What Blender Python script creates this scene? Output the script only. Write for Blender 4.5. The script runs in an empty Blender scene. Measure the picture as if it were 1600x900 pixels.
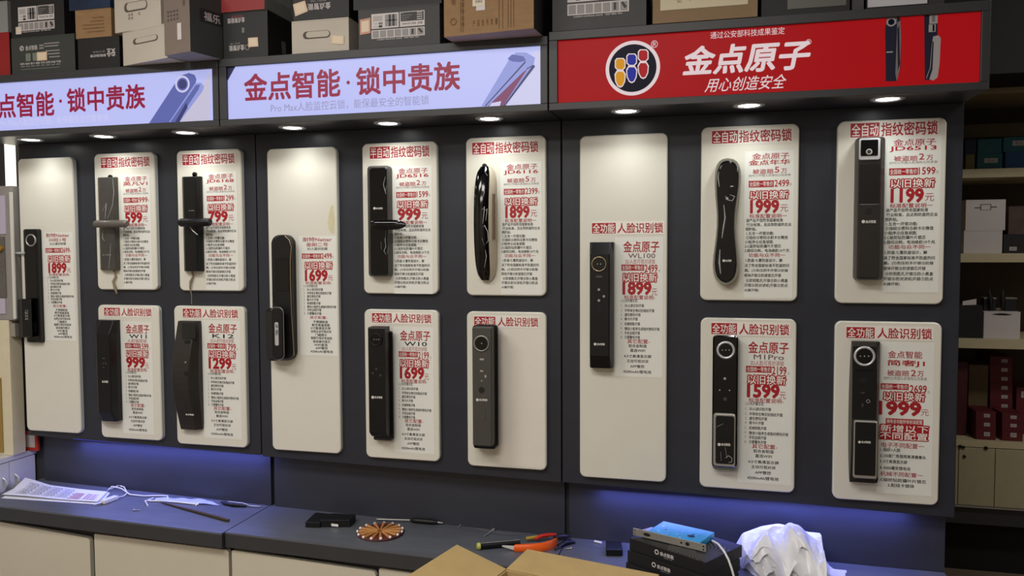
import bpy, math, random
import numpy as np
from mathutils import Vector, Matrix, noise

random.seed(7)
SC = bpy.context.scene
COL = SC.collection

# ---------------------------------------------------------------- camera
F = 1240.0
YAW, PITCH, ROLL = .2472, .0494, -.00428
CAM = np.array([0, -2.53, 1.5])
_cy, _sy, _cp, _sp = math.cos(YAW), math.sin(YAW), math.cos(PITCH), math.sin(PITCH)
_fw = np.array([-_sy * _cp, _cy * _cp, -_sp])
_rt = np.array([_cy, _sy, 0])
_up = np.cross(_rt, _fw)
_cr, _sr = math.cos(ROLL), math.sin(ROLL)
RT, UP = _cr * _rt + _sr * _up, -_sr * _rt + _cr * _up
ROT = np.array([RT, UP, _fw])
cam = bpy.data.objects.new('camera', bpy.data.cameras.new('camera'))
COL.objects.link(cam)
cam.data.sensor_width = 36
cam.data.lens = 36 * F / 1600
cam.data.clip_start = .02
m4 = Matrix(((RT[0], UP[0], -_fw[0], CAM[0]), (RT[1], UP[1], -_fw[1], CAM[1]), (RT[2], UP[2], -_fw[2], CAM[2]), (0, 0, 0, 1)))
cam.matrix_world = m4
SC.camera = cam

# ---------------------------------------------------------------- world, lights, exposure
SC.view_settings.view_transform = 'Standard'
SC.view_settings.look = 'None'
SC.view_settings.gamma = 1
SC.view_settings.use_curve_mapping = False
SC.view_settings.exposure = 0
world = bpy.data.worlds.new('world')
SC.world = world
world.use_nodes = True
world.node_tree.nodes['Background'].inputs[0].default_value = (.5, .5, .55, 1)
world.node_tree.nodes['Background'].inputs[1].default_value = .05


def area(name, loc, size, energy, col, target=None):
    l = bpy.data.lights.new(name, 'AREA')
    l.shape = 'RECTANGLE'
    l.size, l.size_y = size
    l.energy = energy
    l.color = col
    o = bpy.data.objects.new(name, l)
    COL.objects.link(o)
    o.location = loc
    if target is not None:
        o.rotation_euler = (Vector(target) - Vector(loc)).to_track_quat('-Z', 'Y').to_euler()
    return o


ROOM = (1, .96, .905)
area('ceiling_lamp_light', (-2.0, -1.9, 2.9), (1.2, .5), 34, ROOM)
area('ceiling_lamp_light', (-.45, -2.3, 2.9), (1.2, .5), 34, ROOM)
area('ceiling_lamp_light', (-1.2, -3.6, 2.9), (1.6, .6), 40, ROOM)
area('stockroom_fill_light', (1.75, -.2, 2.9), (.5, .3), 16, ROOM)  # unseen fill light added to brighten the stockroom shelves
SPOT_E = 1.45
SPOT_COL = (.95, 1.0, .95)
BLUE_E = 2.4


# ---------------------------------------------------------------- pixel rays onto real planes (measuring only)
def ray(px, py):
    return ROT.T @ np.array([(px - 800) / F, (450 - py) / F, 1.0])


def PY(px, py, y=0.0):
    d = ray(px, py)
    return CAM + d * ((y - CAM[1]) / d[1])


def PZ(px, py, z):
    d = ray(px, py)
    return CAM + d * ((z - CAM[2]) / d[2])


def rx(l, t, r, b, y=0.0):
    my, mx = (t + b) / 2, (l + r) / 2
    return PY(l, my, y)[0], PY(r, my, y)[0], PY(mx, b, y)[2], PY(mx, t, y)[2]


def pxs(px, py, y=0.0):
    return float(np.linalg.norm(PY(px + 1, py, y) - PY(px, py, y)))


def zc(x):
    return float(np.interp(x, [-2.63, -1.575, -.465, .7], [.573, .545, .522, .513]))


def PC(px, py):
    z = .54
    for _ in range(20):
        p = PZ(px, py, z)
        z = zc(p[0])
    return p


# ---------------------------------------------------------------- materials
def lin(c):
    return tuple((v / 255 / 12.92) if v / 255 <= .04045 else ((v / 255 + .055) / 1.055) ** 2.4 for v in c) + (1,)


_MATS = {}


def mat(name, rgb, rough=.5, metal=0.0, var=0.0, scale=30.0, emit=0.0, spec=.5, coat=0.0, bump=0.0, stretch=(1, 1, 1), alpha=1.0, trans=0.0):
    if name in _MATS:
        return _MATS[name]
    m = bpy.data.materials.new(name)
    m.use_nodes = True
    nt = m.node_tree
    b = nt.nodes['Principled BSDF']
    b.inputs['Base Color'].default_value = lin(rgb)
    b.inputs['Roughness'].default_value = rough
    b.inputs['Metallic'].default_value = metal
    b.inputs['Specular IOR Level'].default_value = spec
    b.inputs['Coat Weight'].default_value = coat
    if alpha < 1:
        b.inputs['Alpha'].default_value = alpha
    if trans:
        b.inputs['Transmission Weight'].default_value = trans
    if emit:
        b.inputs['Base Color'].default_value = tuple(v * .3 for v in lin(rgb)[:3]) + (1,)
        b.inputs['Emission Color'].default_value = lin(rgb)
        b.inputs['Emission Strength'].default_value = emit
    if var or bump:
        tc = nt.nodes.new('ShaderNodeTexCoord')
        mp = nt.nodes.new('ShaderNodeMapping')
        mp.inputs['Scale'].default_value = stretch
        n = nt.nodes.new('ShaderNodeTexNoise')
        n.inputs['Scale'].default_value = scale
        n.inputs['Detail'].default_value = 4
        nt.links.new(tc.outputs['Object'], mp.inputs['Vector'])
        nt.links.new(mp.outputs['Vector'], n.inputs['Vector'])
        if var and not emit:
            r = nt.nodes.new('ShaderNodeValToRGB')
            c = lin(rgb)
            r.color_ramp.elements[0].position = .3
            r.color_ramp.elements[1].position = .7
            r.color_ramp.elements[0].color = tuple(max(0, x * (1 - var)) for x in c[:3]) + (1,)
            r.color_ramp.elements[1].color = tuple(min(1, x * (1 + var)) for x in c[:3]) + (1,)
            nt.links.new(n.outputs['Fac'], r.inputs['Fac'])
            nt.links.new(r.outputs['Color'], b.inputs['Base Color'])
        if bump:
            bp = nt.nodes.new('ShaderNodeBump')
            bp.inputs['Strength'].default_value = bump
            bp.inputs['Distance'].default_value = .01
            nt.links.new(n.outputs['Fac'], bp.inputs['Height'])
            nt.links.new(bp.outputs['Normal'], b.inputs['Normal'])
    _MATS[name] = m
    return m


PANEL = mat('charcoal laminate', (46, 48, 56), .36, spec=.35, var=.06, scale=3, stretch=(1, 1, 6))
FASCIA = mat('charcoal fascia', (53, 54, 57), .45, var=.05, scale=4)
BACKB = mat('dark backboard laminate', (50, 52, 61), .42, var=.06, scale=3, stretch=(1, 1, 8))
COUNTER = mat('dark counter laminate', (88, 91, 98), .42, var=.10, scale=7, stretch=(1, 5, 5))
COUNTER_EDGE = mat('dark counter edge', (52, 53, 56), .5, var=.05, scale=8)
BOARD = mat('white board laminate', (222, 219, 208), .33, var=.025, scale=5)
STAIN = mat('yellowish glue stain', (208, 200, 164), .5, var=.06)
BOARD_EDGE = mat('board edge band', (214, 216, 212), .45)
PAPER = mat('card paper', (231, 232, 226), .45, var=.015, scale=12)
STRIP = mat('strip paper', (238, 233, 226), .5)
RED = mat('print red', (168, 18, 32), .5)
ROSE = mat('print rose', (168, 52, 66), .5)
INK = mat('print black', (34, 34, 38), .5)
GREYINK = mat('print grey', (120, 96, 96), .5)
PRINTW = mat('print white', (240, 236, 230), .5)
DOORW = mat('cabinet door white', (205, 198, 180), .4, var=.02, scale=3)
CARCASS = mat('cabinet carcass dark', (34, 34, 36), .5)
BLACK = mat('black lock plastic', (12, 12, 14), .4, spec=.35)
GLOSS = mat('gloss black glass', (6, 6, 8), .1, spec=.4, coat=.15)
SOFTBLACK = mat('soft black', (17, 17, 18), .45, var=.05, spec=.35)
BRONZE = mat('dark bronze metal', (48, 44, 41), .42, metal=.3, var=.05, scale=20)
GREYMETAL = mat('gunmetal grey', (74, 73, 70), .42, metal=.25, var=.04)
SILVER = mat('silver metal', (206, 207, 210), .28, metal=.45)
STEEL = mat('brushed steel', (172, 168, 160), .34, metal=.55, var=.08, scale=60, stretch=(1, 1, 20))
GOLD = mat('champagne gold metal', (196, 172, 138), .3, metal=.7)
CREAM = mat('cream lock shell', (204, 192, 170), .35, metal=.15)
FILM_GLINT = mat('pale film glint', (215, 218, 214), .14, alpha=.55)  # pale colour standing in for highlights on the film
ICON = mat('pale key icons', (160, 158, 150), .5)
LOGO = mat('white lock logo', (214, 212, 205), .5)
DARKHOLE = mat('dark recess', (6, 6, 6), .6)
KRAFT = mat('kraft cardboard', (152, 120, 84), .75, var=.07, scale=25, stretch=(1, 1, 4))
KRAFT2 = mat('pale corrugated cardboard', (176, 150, 100), .75, var=.05, scale=18)
KRAFT_PRINT = mat('brown carton print', (112, 80, 46), .7)
BOXBLACK = mat('black printed carton', (24, 24, 26), .55, var=.05)
BOXGREY = mat('dark grey printed carton', (66, 66, 68), .6, var=.04)
BOXGREEN = mat('dark greenish grey carton', (56, 60, 58), .6, var=.04)
BOXWHITE = mat('white carton', (196, 188, 176), .6, var=.03, scale=9)
BOXTAUPE = mat('taupe carton', (128, 114, 106), .55, var=.04)
BOXRED = mat('red carton', (150, 26, 28), .5, var=.04)
BOXBLUE = mat('blue photo carton', (24, 42, 72), .4, var=.5, scale=9)
STICKER = mat('peach sticker', (226, 198, 172), .5)
LABELW = mat('white carton label', (214, 208, 208), .5)
LABELG = mat('grey label thumbnails', (150, 146, 146), .5)
TEAL = mat('teal carton', (30, 92, 100), .55, var=.06)
BLUECART = mat('blue carton', (34, 72, 118), .55, var=.06)
SHELFW = mat('cream shelf board', (196, 184, 150), .5, var=.03)
SHELFBACK = mat('brown shelf back', (74, 62, 50), .7, var=.1, scale=3)
MAROON = mat('maroon carton', (92, 20, 30), .55, var=.06)
WIREW = mat('white cable', (226, 224, 222), .4)


# ---------------------------------------------------------------- mesh builder
class MB:
    def __init__(self):
        self.v, self.f, self.m, self.s, self.mats = [], [], [], [], []

    def mi(self, m):
        if m not in self.mats:
            self.mats.append(m)
        return self.mats.index(m)

    def add(self, vs, fs, m, smooth=False):
        o = len(self.v)
        self.v.extend([tuple(float(c) for c in p) for p in vs])
        k = self.mi(m)
        for f in fs:
            self.f.append([o + i for i in f])
            self.m.append(k)
            self.s.append(smooth)
        return self

    def box(self, x0, x1, y0, y1, z0, z1, m):
        vs = [(x0, y0, z0), (x1, y0, z0), (x1, y1, z0), (x0, y1, z0), (x0, y0, z1), (x1, y0, z1), (x1, y1, z1), (x0, y1, z1)]
        return self.add(vs, [(0, 3, 2, 1), (4, 5, 6, 7), (0, 1, 5, 4), (1, 2, 6, 5), (2, 3, 7, 6), (3, 0, 4, 7)], m)

    def hexa(self, bottom, top, m):
        return self.add(list(bottom) + list(top), [(0, 3, 2, 1), (4, 5, 6, 7), (0, 1, 5, 4), (1, 2, 6, 5), (2, 3, 7, 6), (3, 0, 4, 7)], m)

    def loft(self, rings, m, smooth=False, cap0=True, cap1=True, closed=True):
        n = len(rings[0])
        vs = [p for r in rings for p in r]
        fs = []
        for i in range(len(rings) - 1):
            for j in range(n if closed else n - 1):
                k = (j + 1) % n
                fs.append((i * n + j, i * n + k, (i + 1) * n + k, (i + 1) * n + j))
        self.add(vs, fs, m, smooth)
        if cap0:
            self.add(rings[0], [tuple(range(n))[::-1]], m)
        if cap1:
            self.add(rings[-1], [tuple(range(n))], m)
        return self

    def tube(self, pts, r, m, n=10, cap=True):
        pts = [Vector(p) for p in pts]
        rr = r if isinstance(r, (list, tuple)) else [r] * len(pts)
        rings = []
        prev = None
        for i, p in enumerate(pts):
            t = (pts[min(i + 1, len(pts) - 1)] - pts[max(i - 1, 0)]).normalized()
            a = prev if prev else (Vector((0, 0, 1)) if abs(t.z) < .9 else Vector((1, 0, 0)))
            u = (a - t * a.dot(t)).normalized()
            prev = u
            w = t.cross(u)
            rings.append([p + (u * math.cos(2 * math.pi * j / n) + w * math.sin(2 * math.pi * j / n)) * rr[i] for j in range(n)])
        return self.loft(rings, m, True, cap, cap)

    def disc(self, x, z, r, y0, y1, m, n=28, r1=None):
        r1 = r if r1 is None else r1
        A = [(x + r * math.cos(2 * math.pi * j / n), y0, z + r * math.sin(2 * math.pi * j / n)) for j in range(n)]
        B = [(x + r1 * math.cos(2 * math.pi * j / n), y1, z + r1 * math.sin(2 * math.pi * j / n)) for j in range(n)]
        return self.loft([A, B], m)

    def ring(self, x, z, ro, ri, y0, y1, m, n=32):
        def c(r, y):
            return [(x + r * math.cos(2 * math.pi * j / n), y, z + r * math.sin(2 * math.pi * j / n)) for j in range(n)]
        mid = (ro + ri) / 2
        return self.loft([c(ro, y0), c(ro, (y0 + y1) / 2), c(mid + (ro - mid) * .5, y1), c(mid + (ri - mid) * .5, y1), c(ri, (y0 + y1) / 2), c(ri, y0)], m, True, False, False)

    def poly(self, pts, m):
        return self.add(pts, [tuple(range(len(pts)))], m)


WL = {}


def build(mb, name, parent=None, loc=(0, 0, 0), bevel=0.0, local=False, rz=0.0):
    """mesh in world coordinates, stored relative to its origin (or already local)"""
    me = bpy.data.meshes.new(name)
    if parent is not None:
        off = (0, 0, 0) if local else WL[parent.name]
    else:
        off = (0, 0, 0) if local else loc
    me.from_pydata([(a - off[0], b - off[1], c - off[2]) for a, b, c in mb.v], [], mb.f)
    for m in mb.mats:
        me.materials.append(m)
    me.polygons.foreach_set('material_index', mb.m)
    me.polygons.foreach_set('use_smooth', mb.s)
    me.update()
    o = bpy.data.objects.new(name, me)
    COL.objects.link(o)
    if parent is not None:
        o.parent = parent
        WL[o.name] = WL[parent.name]
    else:
        o.location = loc
        o.rotation_euler.z = rz
        WL[o.name] = tuple(loc)
    if bevel:
        bv = o.modifiers.new('bevel', 'BEVEL')
        bv.width = bevel
        bv.segments = 2
        bv.limit_method = 'ANGLE'
        bv.angle_limit = math.radians(50)
    return o


def tag(o, label, cat, group=None, kind=None):
    o['label'] = label
    o['category'] = cat
    if group:
        o['group'] = group
    if kind:
        o['kind'] = kind
    return o


def thing(name, label, cat, loc, group=None, rz=0.0):
    o = bpy.data.objects.new(name, None)
    o.empty_display_size = .05
    COL.objects.link(o)
    o.location = loc
    o.rotation_euler.z = rz
    WL[o.name] = tuple(float(c) for c in loc)
    return tag(o, label, cat, group)


def struct(mb, name, bevel=0.0):
    o = build(mb, name, bevel=bevel)
    o['kind'] = 'structure'
    return o


# ---------------------------------------------------------------- lettering
_TXT = {}
_fc = bpy.data.curves.new('type', 'FONT')
_fc.resolution_u = 2
_fo = bpy.data.objects.new('type', _fc)
COL.objects.link(_fo)


def _raw(s, off):
    _fc.body = s
    _fc.offset = off
    bpy.context.view_layer.update()
    dg = bpy.context.evaluated_depsgraph_get()
    me = bpy.data.meshes.new_from_object(_fo.evaluated_get(dg))
    v = np.array([p.co[:2] for p in me.vertices]) if me.vertices else np.zeros((0, 2))
    f = [tuple(p.vertices) for p in me.polygons]
    bpy.data.meshes.remove(me)
    return v, f


def text_geo(s, off=0.0):
    """glyph outlines scaled to the unit square; weight is added by overlaying shifted copies"""
    k = (s, off)
    if k not in _TXT:
        v0, f0 = _raw(s, 0.0)
        lo, hi = v0.min(0), v0.max(0)
        sz = np.maximum(hi - lo, 1e-6)
        v0 = (v0 - lo) / sz
        if off <= 0:
            _TXT[k] = (v0, f0, np.zeros(len(v0)))
        else:
            n = 4 if off < .03 else 10
            vs, fs = [], []
            for i in range(n):
                a = 2 * math.pi * (i + .5) / n
                fs += [tuple(j + len(vs) * len(v0) for j in f) for f in f0]
                vs.append(v0 + np.array([math.cos(a), math.sin(a)]) * off / sz)
            _TXT[k] = (np.concatenate(vs), fs, np.repeat(np.arange(n) * 2.5e-5, len(v0)))
    return _TXT[k]


def put(mb, s, fr, u0, v0, u1, v1, m, off=0.0, e=0.0, flip=False, shear=0.0):
    """fr(u, v, lift) -> point; v runs downwards"""
    n, f, lift = text_geo(s, off)
    pts = []
    for (tx, ty), dl in zip(n, lift):
        tx = tx + shear * (ty - .5) * abs((v1 - v0) / (u1 - u0))
        if flip:
            tx, ty = 1 - tx, 1 - ty
        pts.append(fr(u0 + tx * (u1 - u0), v1 - ty * (v1 - v0), e + dl))
    mb.add(pts, f, m)


def quad(mb, fr, u0, v0, u1, v1, m, e=0.0):
    mb.add([fr(u0, v1, e), fr(u1, v1, e), fr(u1, v0, e), fr(u0, v0, e)], [(0, 1, 2, 3)], m)


def wallframe(y):
    """u = x, v = -z on the plane y, lifted towards the room"""
    return lambda u, v, e: (u, y - e, -v)


def put_px(mb, s, l, t, r, b, y, m, off=0.0, e=0.0, shear=0.0):
    x0, x1, z0, z1 = rx(l, t, r, b, y)
    put(mb, s, wallframe(y), x0, -z1, x1, -z0, m, off, e, False, shear)


def quad_px(mb, l, t, r, b, y, m, e=0.0):
    x0, x1, z0, z1 = rx(l, t, r, b, y)
    quad(mb, wallframe(y), x0, -z1, x1, -z0, m, e)


def rrect(x0, x1, z0, z1, r, n=6):
    r = min(r, (x1 - x0) / 2 - 1e-5, (z1 - z0) / 2 - 1e-5)
    pts = []
    for cx, cz, a in ((x1 - r, z1 - r, 0), (x0 + r, z1 - r, 90), (x0 + r, z0 + r, 180), (x1 - r, z0 + r, 270)):
        for k in range(n + 1):
            t = math.radians(a + 90 * k / n)
            pts.append((cx + r * math.cos(t), cz + r * math.sin(t)))
    return pts[::-1]


def slab(mb, x0, x1, z0, z1, yb, yf, r, m, ch=.0015, n=6, side=None):
    """rounded-corner slab standing in the wall plane, front towards -y, chamfered front edge"""
    A = [(x, yb, z) for x, z in rrect(x0, x1, z0, z1, r, n)]
    B = [(x, yf + ch, z) for x, z in rrect(x0, x1, z0, z1, r, n)]
    C = [(x, yf, z) for x, z in rrect(x0 + ch, x1 - ch, z0 + ch, z1 - ch, max(r - ch, 1e-4), n)]
    A, B, C = A[::-1], B[::-1], C[::-1]
    if side:
        mb.loft([A, B], side, False, True, False)
        mb.loft([B, C], m, False, False, True)
    else:
        mb.loft([A, B, C], m)


# ================================================================ THE ROOM
XL, XR, YF, YB, ZCEIL = -3.4, 2.6, -4.6, 2.2, 3.0
WALLM = mat('painted wall', (196, 190, 178), .8, var=.03, scale=4)
DARKWALL = mat('dark stockroom wall', (40, 36, 34), .8, var=.1, scale=3)
FLOORM = mat('brown floor boards', (128, 112, 96), .45, var=.22, scale=5, stretch=(1, 9, 1))
struct(MB().box(XL - .1, XR + .1, YF - .1, YB + .1, -.1, 0, FLOORM), 'floor')
struct(MB().box(XL - .1, XR + .1, YF - .1, YB + .1, ZCEIL, ZCEIL + .1, mat('ceiling paint', (206, 202, 194), .8, var=.02)), 'ceiling')
struct(MB().box(XL - .1, XL, YF, YB, 0, ZCEIL, WALLM), 'wall_left')
struct(MB().box(XR, XR + .1, YF, YB, 0, ZCEIL, DARKWALL), 'wall_right')
struct(MB().box(XL, XR, YB, YB + .1, 0, ZCEIL, DARKWALL), 'wall_back')
struct(MB().box(XL, XR, YF - .1, YF, 0, ZCEIL, WALLM), 'wall_front')
struct(MB().box(XL, .66, .10, .2, 0, ZCEIL, mat('dark partition paint', (46, 46, 50), .7, var=.04)), 'wall_partition')
# dark bulkhead over the stockroom opening
struct(MB().box(.66, XR, .9, 1.2, 2.16, ZCEIL, mat('black bulkhead paint', (14, 14, 15), .8, var=.1)), 'wall_bulkhead')

# ================================================================ DISPLAY UNITS
SOF, YC = 1.913, -.19
UNITS = [dict(n='left', x0=-2.66, x1=-1.589, zt=2.127, sign='light_lavender', zb=(.771, .752)),
         dict(n='middle', x0=-1.585, x1=-.478, zt=2.129, sign='light_lavender', zb=(.749, .727)),
         dict(n='right', x0=-.474, x1=.698, zt=2.140, sign='red', zb=(.729, .703))]
YP, YK = .018, .080     # front of the back panel, front of the backboard below it
BLUE_STRIP = mat('blue led strip', (70, 80, 255), .5, emit=2.0)
for U, lab in zip(UNITS, ('charcoal wall display unit at the left end under the cropped lavender sign',
                          'charcoal wall display unit in the middle under the full lavender sign',
                          'charcoal wall display unit under the red sign')):
    x0, x1, zt = U['x0'], U['x1'], U['zt']
    t = thing('display_unit', lab, 'display unit', ((x0 + x1) / 2, YK, zc((x0 + x1) / 2)), 'wall display units for locks')
    U['t'] = t
    za, zb = U['zb']
    px0 = -2.622 if U['n'] == 'left' else x0
    mb = MB().hexa([(px0, YP, za), (x1, YP, zb), (x1, YK - .002, zb), (px0, YK - .002, za)],
                   [(px0, YP, SOF), (x1, YP, SOF), (x1, YK - .002, SOF), (px0, YK - .002, SOF)], PANEL)
    build(mb, 'back_panel', t, bevel=.002)
    b0, b1 = x0 + (.012 if U['n'] != 'left' else .05), x1 - (.0 if U['n'] != 'right' else .008)
    mb = MB().hexa([(b0, YK, zc(b0) + .001), (b1, YK, zc(b1) + .001), (b1, YK + .018, zc(b1) + .001), (b0, YK + .018, zc(b0) + .001)],
                   [(b0, YK, SOF), (b1, YK, SOF), (b1, YK + .018, SOF), (b0, YK + .018, SOF)], BACKB)
    build(mb, 'backboard', t)
    # canopy: soffit slab with a framed fascia that holds the sign
    mb = MB()
    fx0, fx1 = U['x0'], U['x1']
    rxx = rx(870, 63, 1530, 162, YC) if U['n'] == 'right' else None
    bt, bb = .026, .022
    mb.box(fx0, fx1, YC + .012, YK - .002, SOF, SOF + .016, PANEL)          # soffit
    mb.box(fx0, fx1, YC + .012, YK - .002, zt - .016, zt, FASCIA)            # top
    mb.box(fx0, fx0 + .016, YC + .012, YK - .002, SOF + .016, zt - .016, FASCIA)
    mb.box(fx1 - .016, fx1, YC + .012, YK - .002, SOF + .016, zt - .016, FASCIA)
    build(mb, 'canopy', t, bevel=.0015)
    mb = MB()
    mb.box(fx0, fx1, YC - .004, YC + .0115, zt - bt, zt, FASCIA)
    mb.box(fx0, fx1, YC - .004, YC + .0115, SOF - .003, SOF + .018, FASCIA)
    sl = .026 if U['n'] != 'left' else .026
    mb.box(fx0, fx0 + sl, YC - .004, YC + .0115, SOF + .018, zt - bt, FASCIA)
    mb.box(fx1 - sl + .004, fx1, YC - .004, YC + .0115, SOF + .018, zt - bt, FASCIA)
    build(mb, 'sign_frame', t, bevel=.0015)
    if U['n'] != 'middle':
        s0, s1 = (-2.43, -1.60) if U['n'] == 'left' else (-.36, .585)
        zz = min(za, zb)
        zl = [za + (zb - za) * (q - x0) / (x1 - x0) for q in (s0, s1)]
        s = build(MB().hexa([(s0, .040, zl[0] - .006), (s1, .040, zl[1] - .006), (s1, .052, zl[1] - .006), (s0, .052, zl[0] - .006)],
                            [(s0, .040, zl[0] - .0005), (s1, .040, zl[1] - .0005), (s1, .052, zl[1] - .0005), (s0, .052, zl[0] - .0005)], BLUE_STRIP), 'light_strip', t)
        s['label'] = 'glowing blue light strip'
        L = bpy.data.lights.new('light_strip_glow', 'AREA')
        L.shape = 'RECTANGLE'
        L.size, L.size_y = s1 - s0, .02
        L.energy = BLUE_E
        L.color = (.22, .26, 1)
        lo = bpy.data.objects.new('light_strip_glow', L)
        COL.objects.link(lo)
        lo.parent = t
        lo.location = ((s0 + s1) / 2 - t.location.x, .046 - t.location.y, zz - .008 - t.location.z)

# ---------------------------------------------------------------- counters and base cabinets
CT = [(-2.643, -1.597, -.218, 'dark grey countertop of the left unit holding paper sheets and white cable'),
      (-1.593, -.470, -.205, 'dark grey countertop of the middle unit holding the round coaster'),
      (-.466, .69, -.195, 'dark grey countertop of the right unit holding stacked black boxes')]
for x0, x1, yf, lab in CT:
    mb = MB()
    a, b = zc(x0), zc(x1)
    mb.hexa([(x0, yf, a - .006), (x1, yf, b - .006), (x1, YK + .02, b - .006), (x0, YK + .02, a - .006)],
            [(x0, yf, a), (x1, yf, b), (x1, YK + .02, b), (x0, YK + .02, a)], COUNTER)
    mb.hexa([(x0, yf, a - .052), (x1, yf, b - .052), (x1, YK + .02, b - .052), (x0, YK + .02, a - .052)],
            [(x0, yf, a - .006), (x1, yf, b - .006), (x1, YK + .02, b - .006), (x0, YK + .02, a - .006)], COUNTER_EDGE)
    tag(build(mb, 'countertop', loc=((x0 + x1) / 2, 0, zc((x0 + x1) / 2) - .052)), lab, 'countertop', 'dark countertops')

DY = -.19
doors = [[(-70, 803), (140, 841)], [(147, 834), (357, 859.5)], [(362, 859.5), (587, 893.5)], [(592, 888), (815, 921)]]
cabs = [(-2.643, -1.597, doors[:2], 'low white cabinet below the left countertop with one sagging door', 0),
        (-1.593, -.470, doors[2:], 'low white cabinet below the middle countertop behind the open carton', 1),
        (-.466, .69, [], 'low white cabinet below the right countertop, mostly cut off', 2)]
for x0, x1, dd, lab, k in cabs:
    xm = (x0 + x1) / 2
    zt = min(zc(x0), zc(x1)) - .054
    t = thing('base_cabinet', lab, 'cabinet', (xm, 0, 0), 'low white base cabinets')
    build(MB().box(x0, x1, DY + .022, YK + .018, .0, zt, CARCASS), 'carcass', t)
    if dd:
        for (l, r) in dd:
            p, q = PY(*l, DY), PY(*r, DY)
            if p[0] < x0 + .003:
                p = p + (q - p) * ((x0 + .003 - p[0]) / (q[0] - p[0]))
            c = .012
            o = [(p[0], .09), (q[0], .09), (q[0], q[2] - c), (q[0] - c * .3, q[2] - c * .3), (q[0] - c, q[2]), (p[0] + .004, p[2]), (p[0], p[2] - .004)]
            A = [(x, DY, z) for x, z in o]
            B = [(x, DY + .018, z) for x, z in o]
            build(MB().loft([B, A], DOORW), 'door', t, bevel=.001)
    else:
        for a, b in ((x0, xm - .003), (xm + .003, x1)):
            build(MB().box(a, b, DY, DY + .018, .09, zt - .012, DOORW), 'door', t, bevel=.001)

# ---------------------------------------------------------------- signs
LAV = mat('backlit lavender acrylic', (178, 184, 238), .3, emit=.86, var=.02, scale=3)
SIGNRED = mat('backlit crimson print', (142, 8, 58), .4, emit=.75)
SIGNGREY = mat('backlit grey blue print', (150, 152, 190), .4, emit=.7)
SIGNB = mat('backlit slate blue print', (92, 102, 176), .4, emit=.7)
SIGNB2 = mat('backlit pale blue print', (140, 150, 216), .4, emit=.8)
SIGNB3 = mat('backlit deep blue print', (52, 56, 112), .4, emit=.7)
SIGNP = mat('backlit plum print', (126, 62, 104), .4, emit=.7)
SIGNPALE = mat('backlit pale lavender print', (200, 200, 236), .4, emit=.8)
SIGNGR = mat('backlit light grey acrylic', (196, 192, 218), .4, emit=.75)
REDV = mat('red sign vinyl', (166, 16, 22), .4, spec=.12, emit=.68, var=.03, scale=2)
SIGNW = mat('white sign vinyl', (232, 214, 218), .4, spec=.15, emit=.7)
NAVY = mat('navy sign vinyl', (20, 22, 44), .4, spec=.1)
YEL = mat('yellow sign vinyl', (216, 150, 34), .4, spec=.1, emit=.7)
BLU = mat('blue sign vinyl', (40, 48, 150), .4, spec=.1, emit=.7)
BRICK = mat('brick red sign vinyl', (168, 34, 40), .4, spec=.1, emit=.7)


def pl(mb, pts, y, m):
    q = [PY(a, b, y) for a, b in pts]
    n = sum((q[i][0] * q[(i + 1) % len(q)][2] - q[(i + 1) % len(q)][0] * q[i][2]) for i in range(len(q)))
    q = [(p[0], y, p[2]) for p in q]
    mb.poly(q if n > 0 else q[::-1], m)


YS = YC + .006


def sign_thing(U, label):
    x0, x1, zt = U['x0'] + .020, U['x1'] - .016, U['zt']
    t = thing('lightbox_sign', label, 'sign', ((x0 + x1) / 2, YS, SOF + .02), 'sign panels above the display units')
    return t, x0, x1


# middle sign
U = UNITS[1]
t, x0, x1 = sign_thing(U, 'full lavender backlit sign between the cropped lavender sign and the red sign')
build(MB().box(x0, x1, YS, YS + .005, SOF + .016, U['zt'] - .018, LAV), 'acrylic_panel', t)
mb = MB()
y = YS - .0006
put_px(mb, '金点智能', 382, 112, 531, 154, y, SIGNRED, .029)
put_px(mb, '锁中贵族', 557, 101, 718, 144, y, SIGNRED, .029)
c = PY(544, 129, y)
mb.disc(c[0], c[2], .006, y + .0002, y, SIGNRED, 14)
put_px(mb, 'Pro Max人脸监控云锁，能保最安全的智能锁', 423, 155, 670, 170, y, SIGNGREY)
build(mb, 'lettering', t)
mb = MB()
pl(mb, [(352, 101), (370, 100), (353, 131)], y, mat('unlit blue corner', (40, 44, 92), .4))
# pictured lock lying diagonally
pl(mb, [(760, 165), (836, 80), (846, 80), (846, 164)], y, SIGNPALE)
pl(mb, [(752, 166), (796, 92), (806, 82), (822, 82), (836, 90), (834, 100), (788, 166)], y - .0003, SIGNB2)
pl(mb, [(793, 92), (800, 85), (818, 88), (822, 95), (812, 97), (800, 96)], y - .0006, SIGNB)
pl(mb, [(762, 166), (818, 112), (824, 108), (786, 166)], y - .0006, SIGNP)
pl(mb, [(757, 166), (759, 166), (822, 97), (820, 96)], y - .0006, SIGNB3)
pl(mb, [(786, 166), (789, 166), (836, 104), (834, 101), (824, 106), (822, 109), (831, 104)], y - .0009, SIGNB3)
pl(mb, [(764, 166), (768, 161), (783, 158), (781, 166)], y - .0009, SIGNPALE)
build(mb, 'lock_picture', t)

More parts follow.
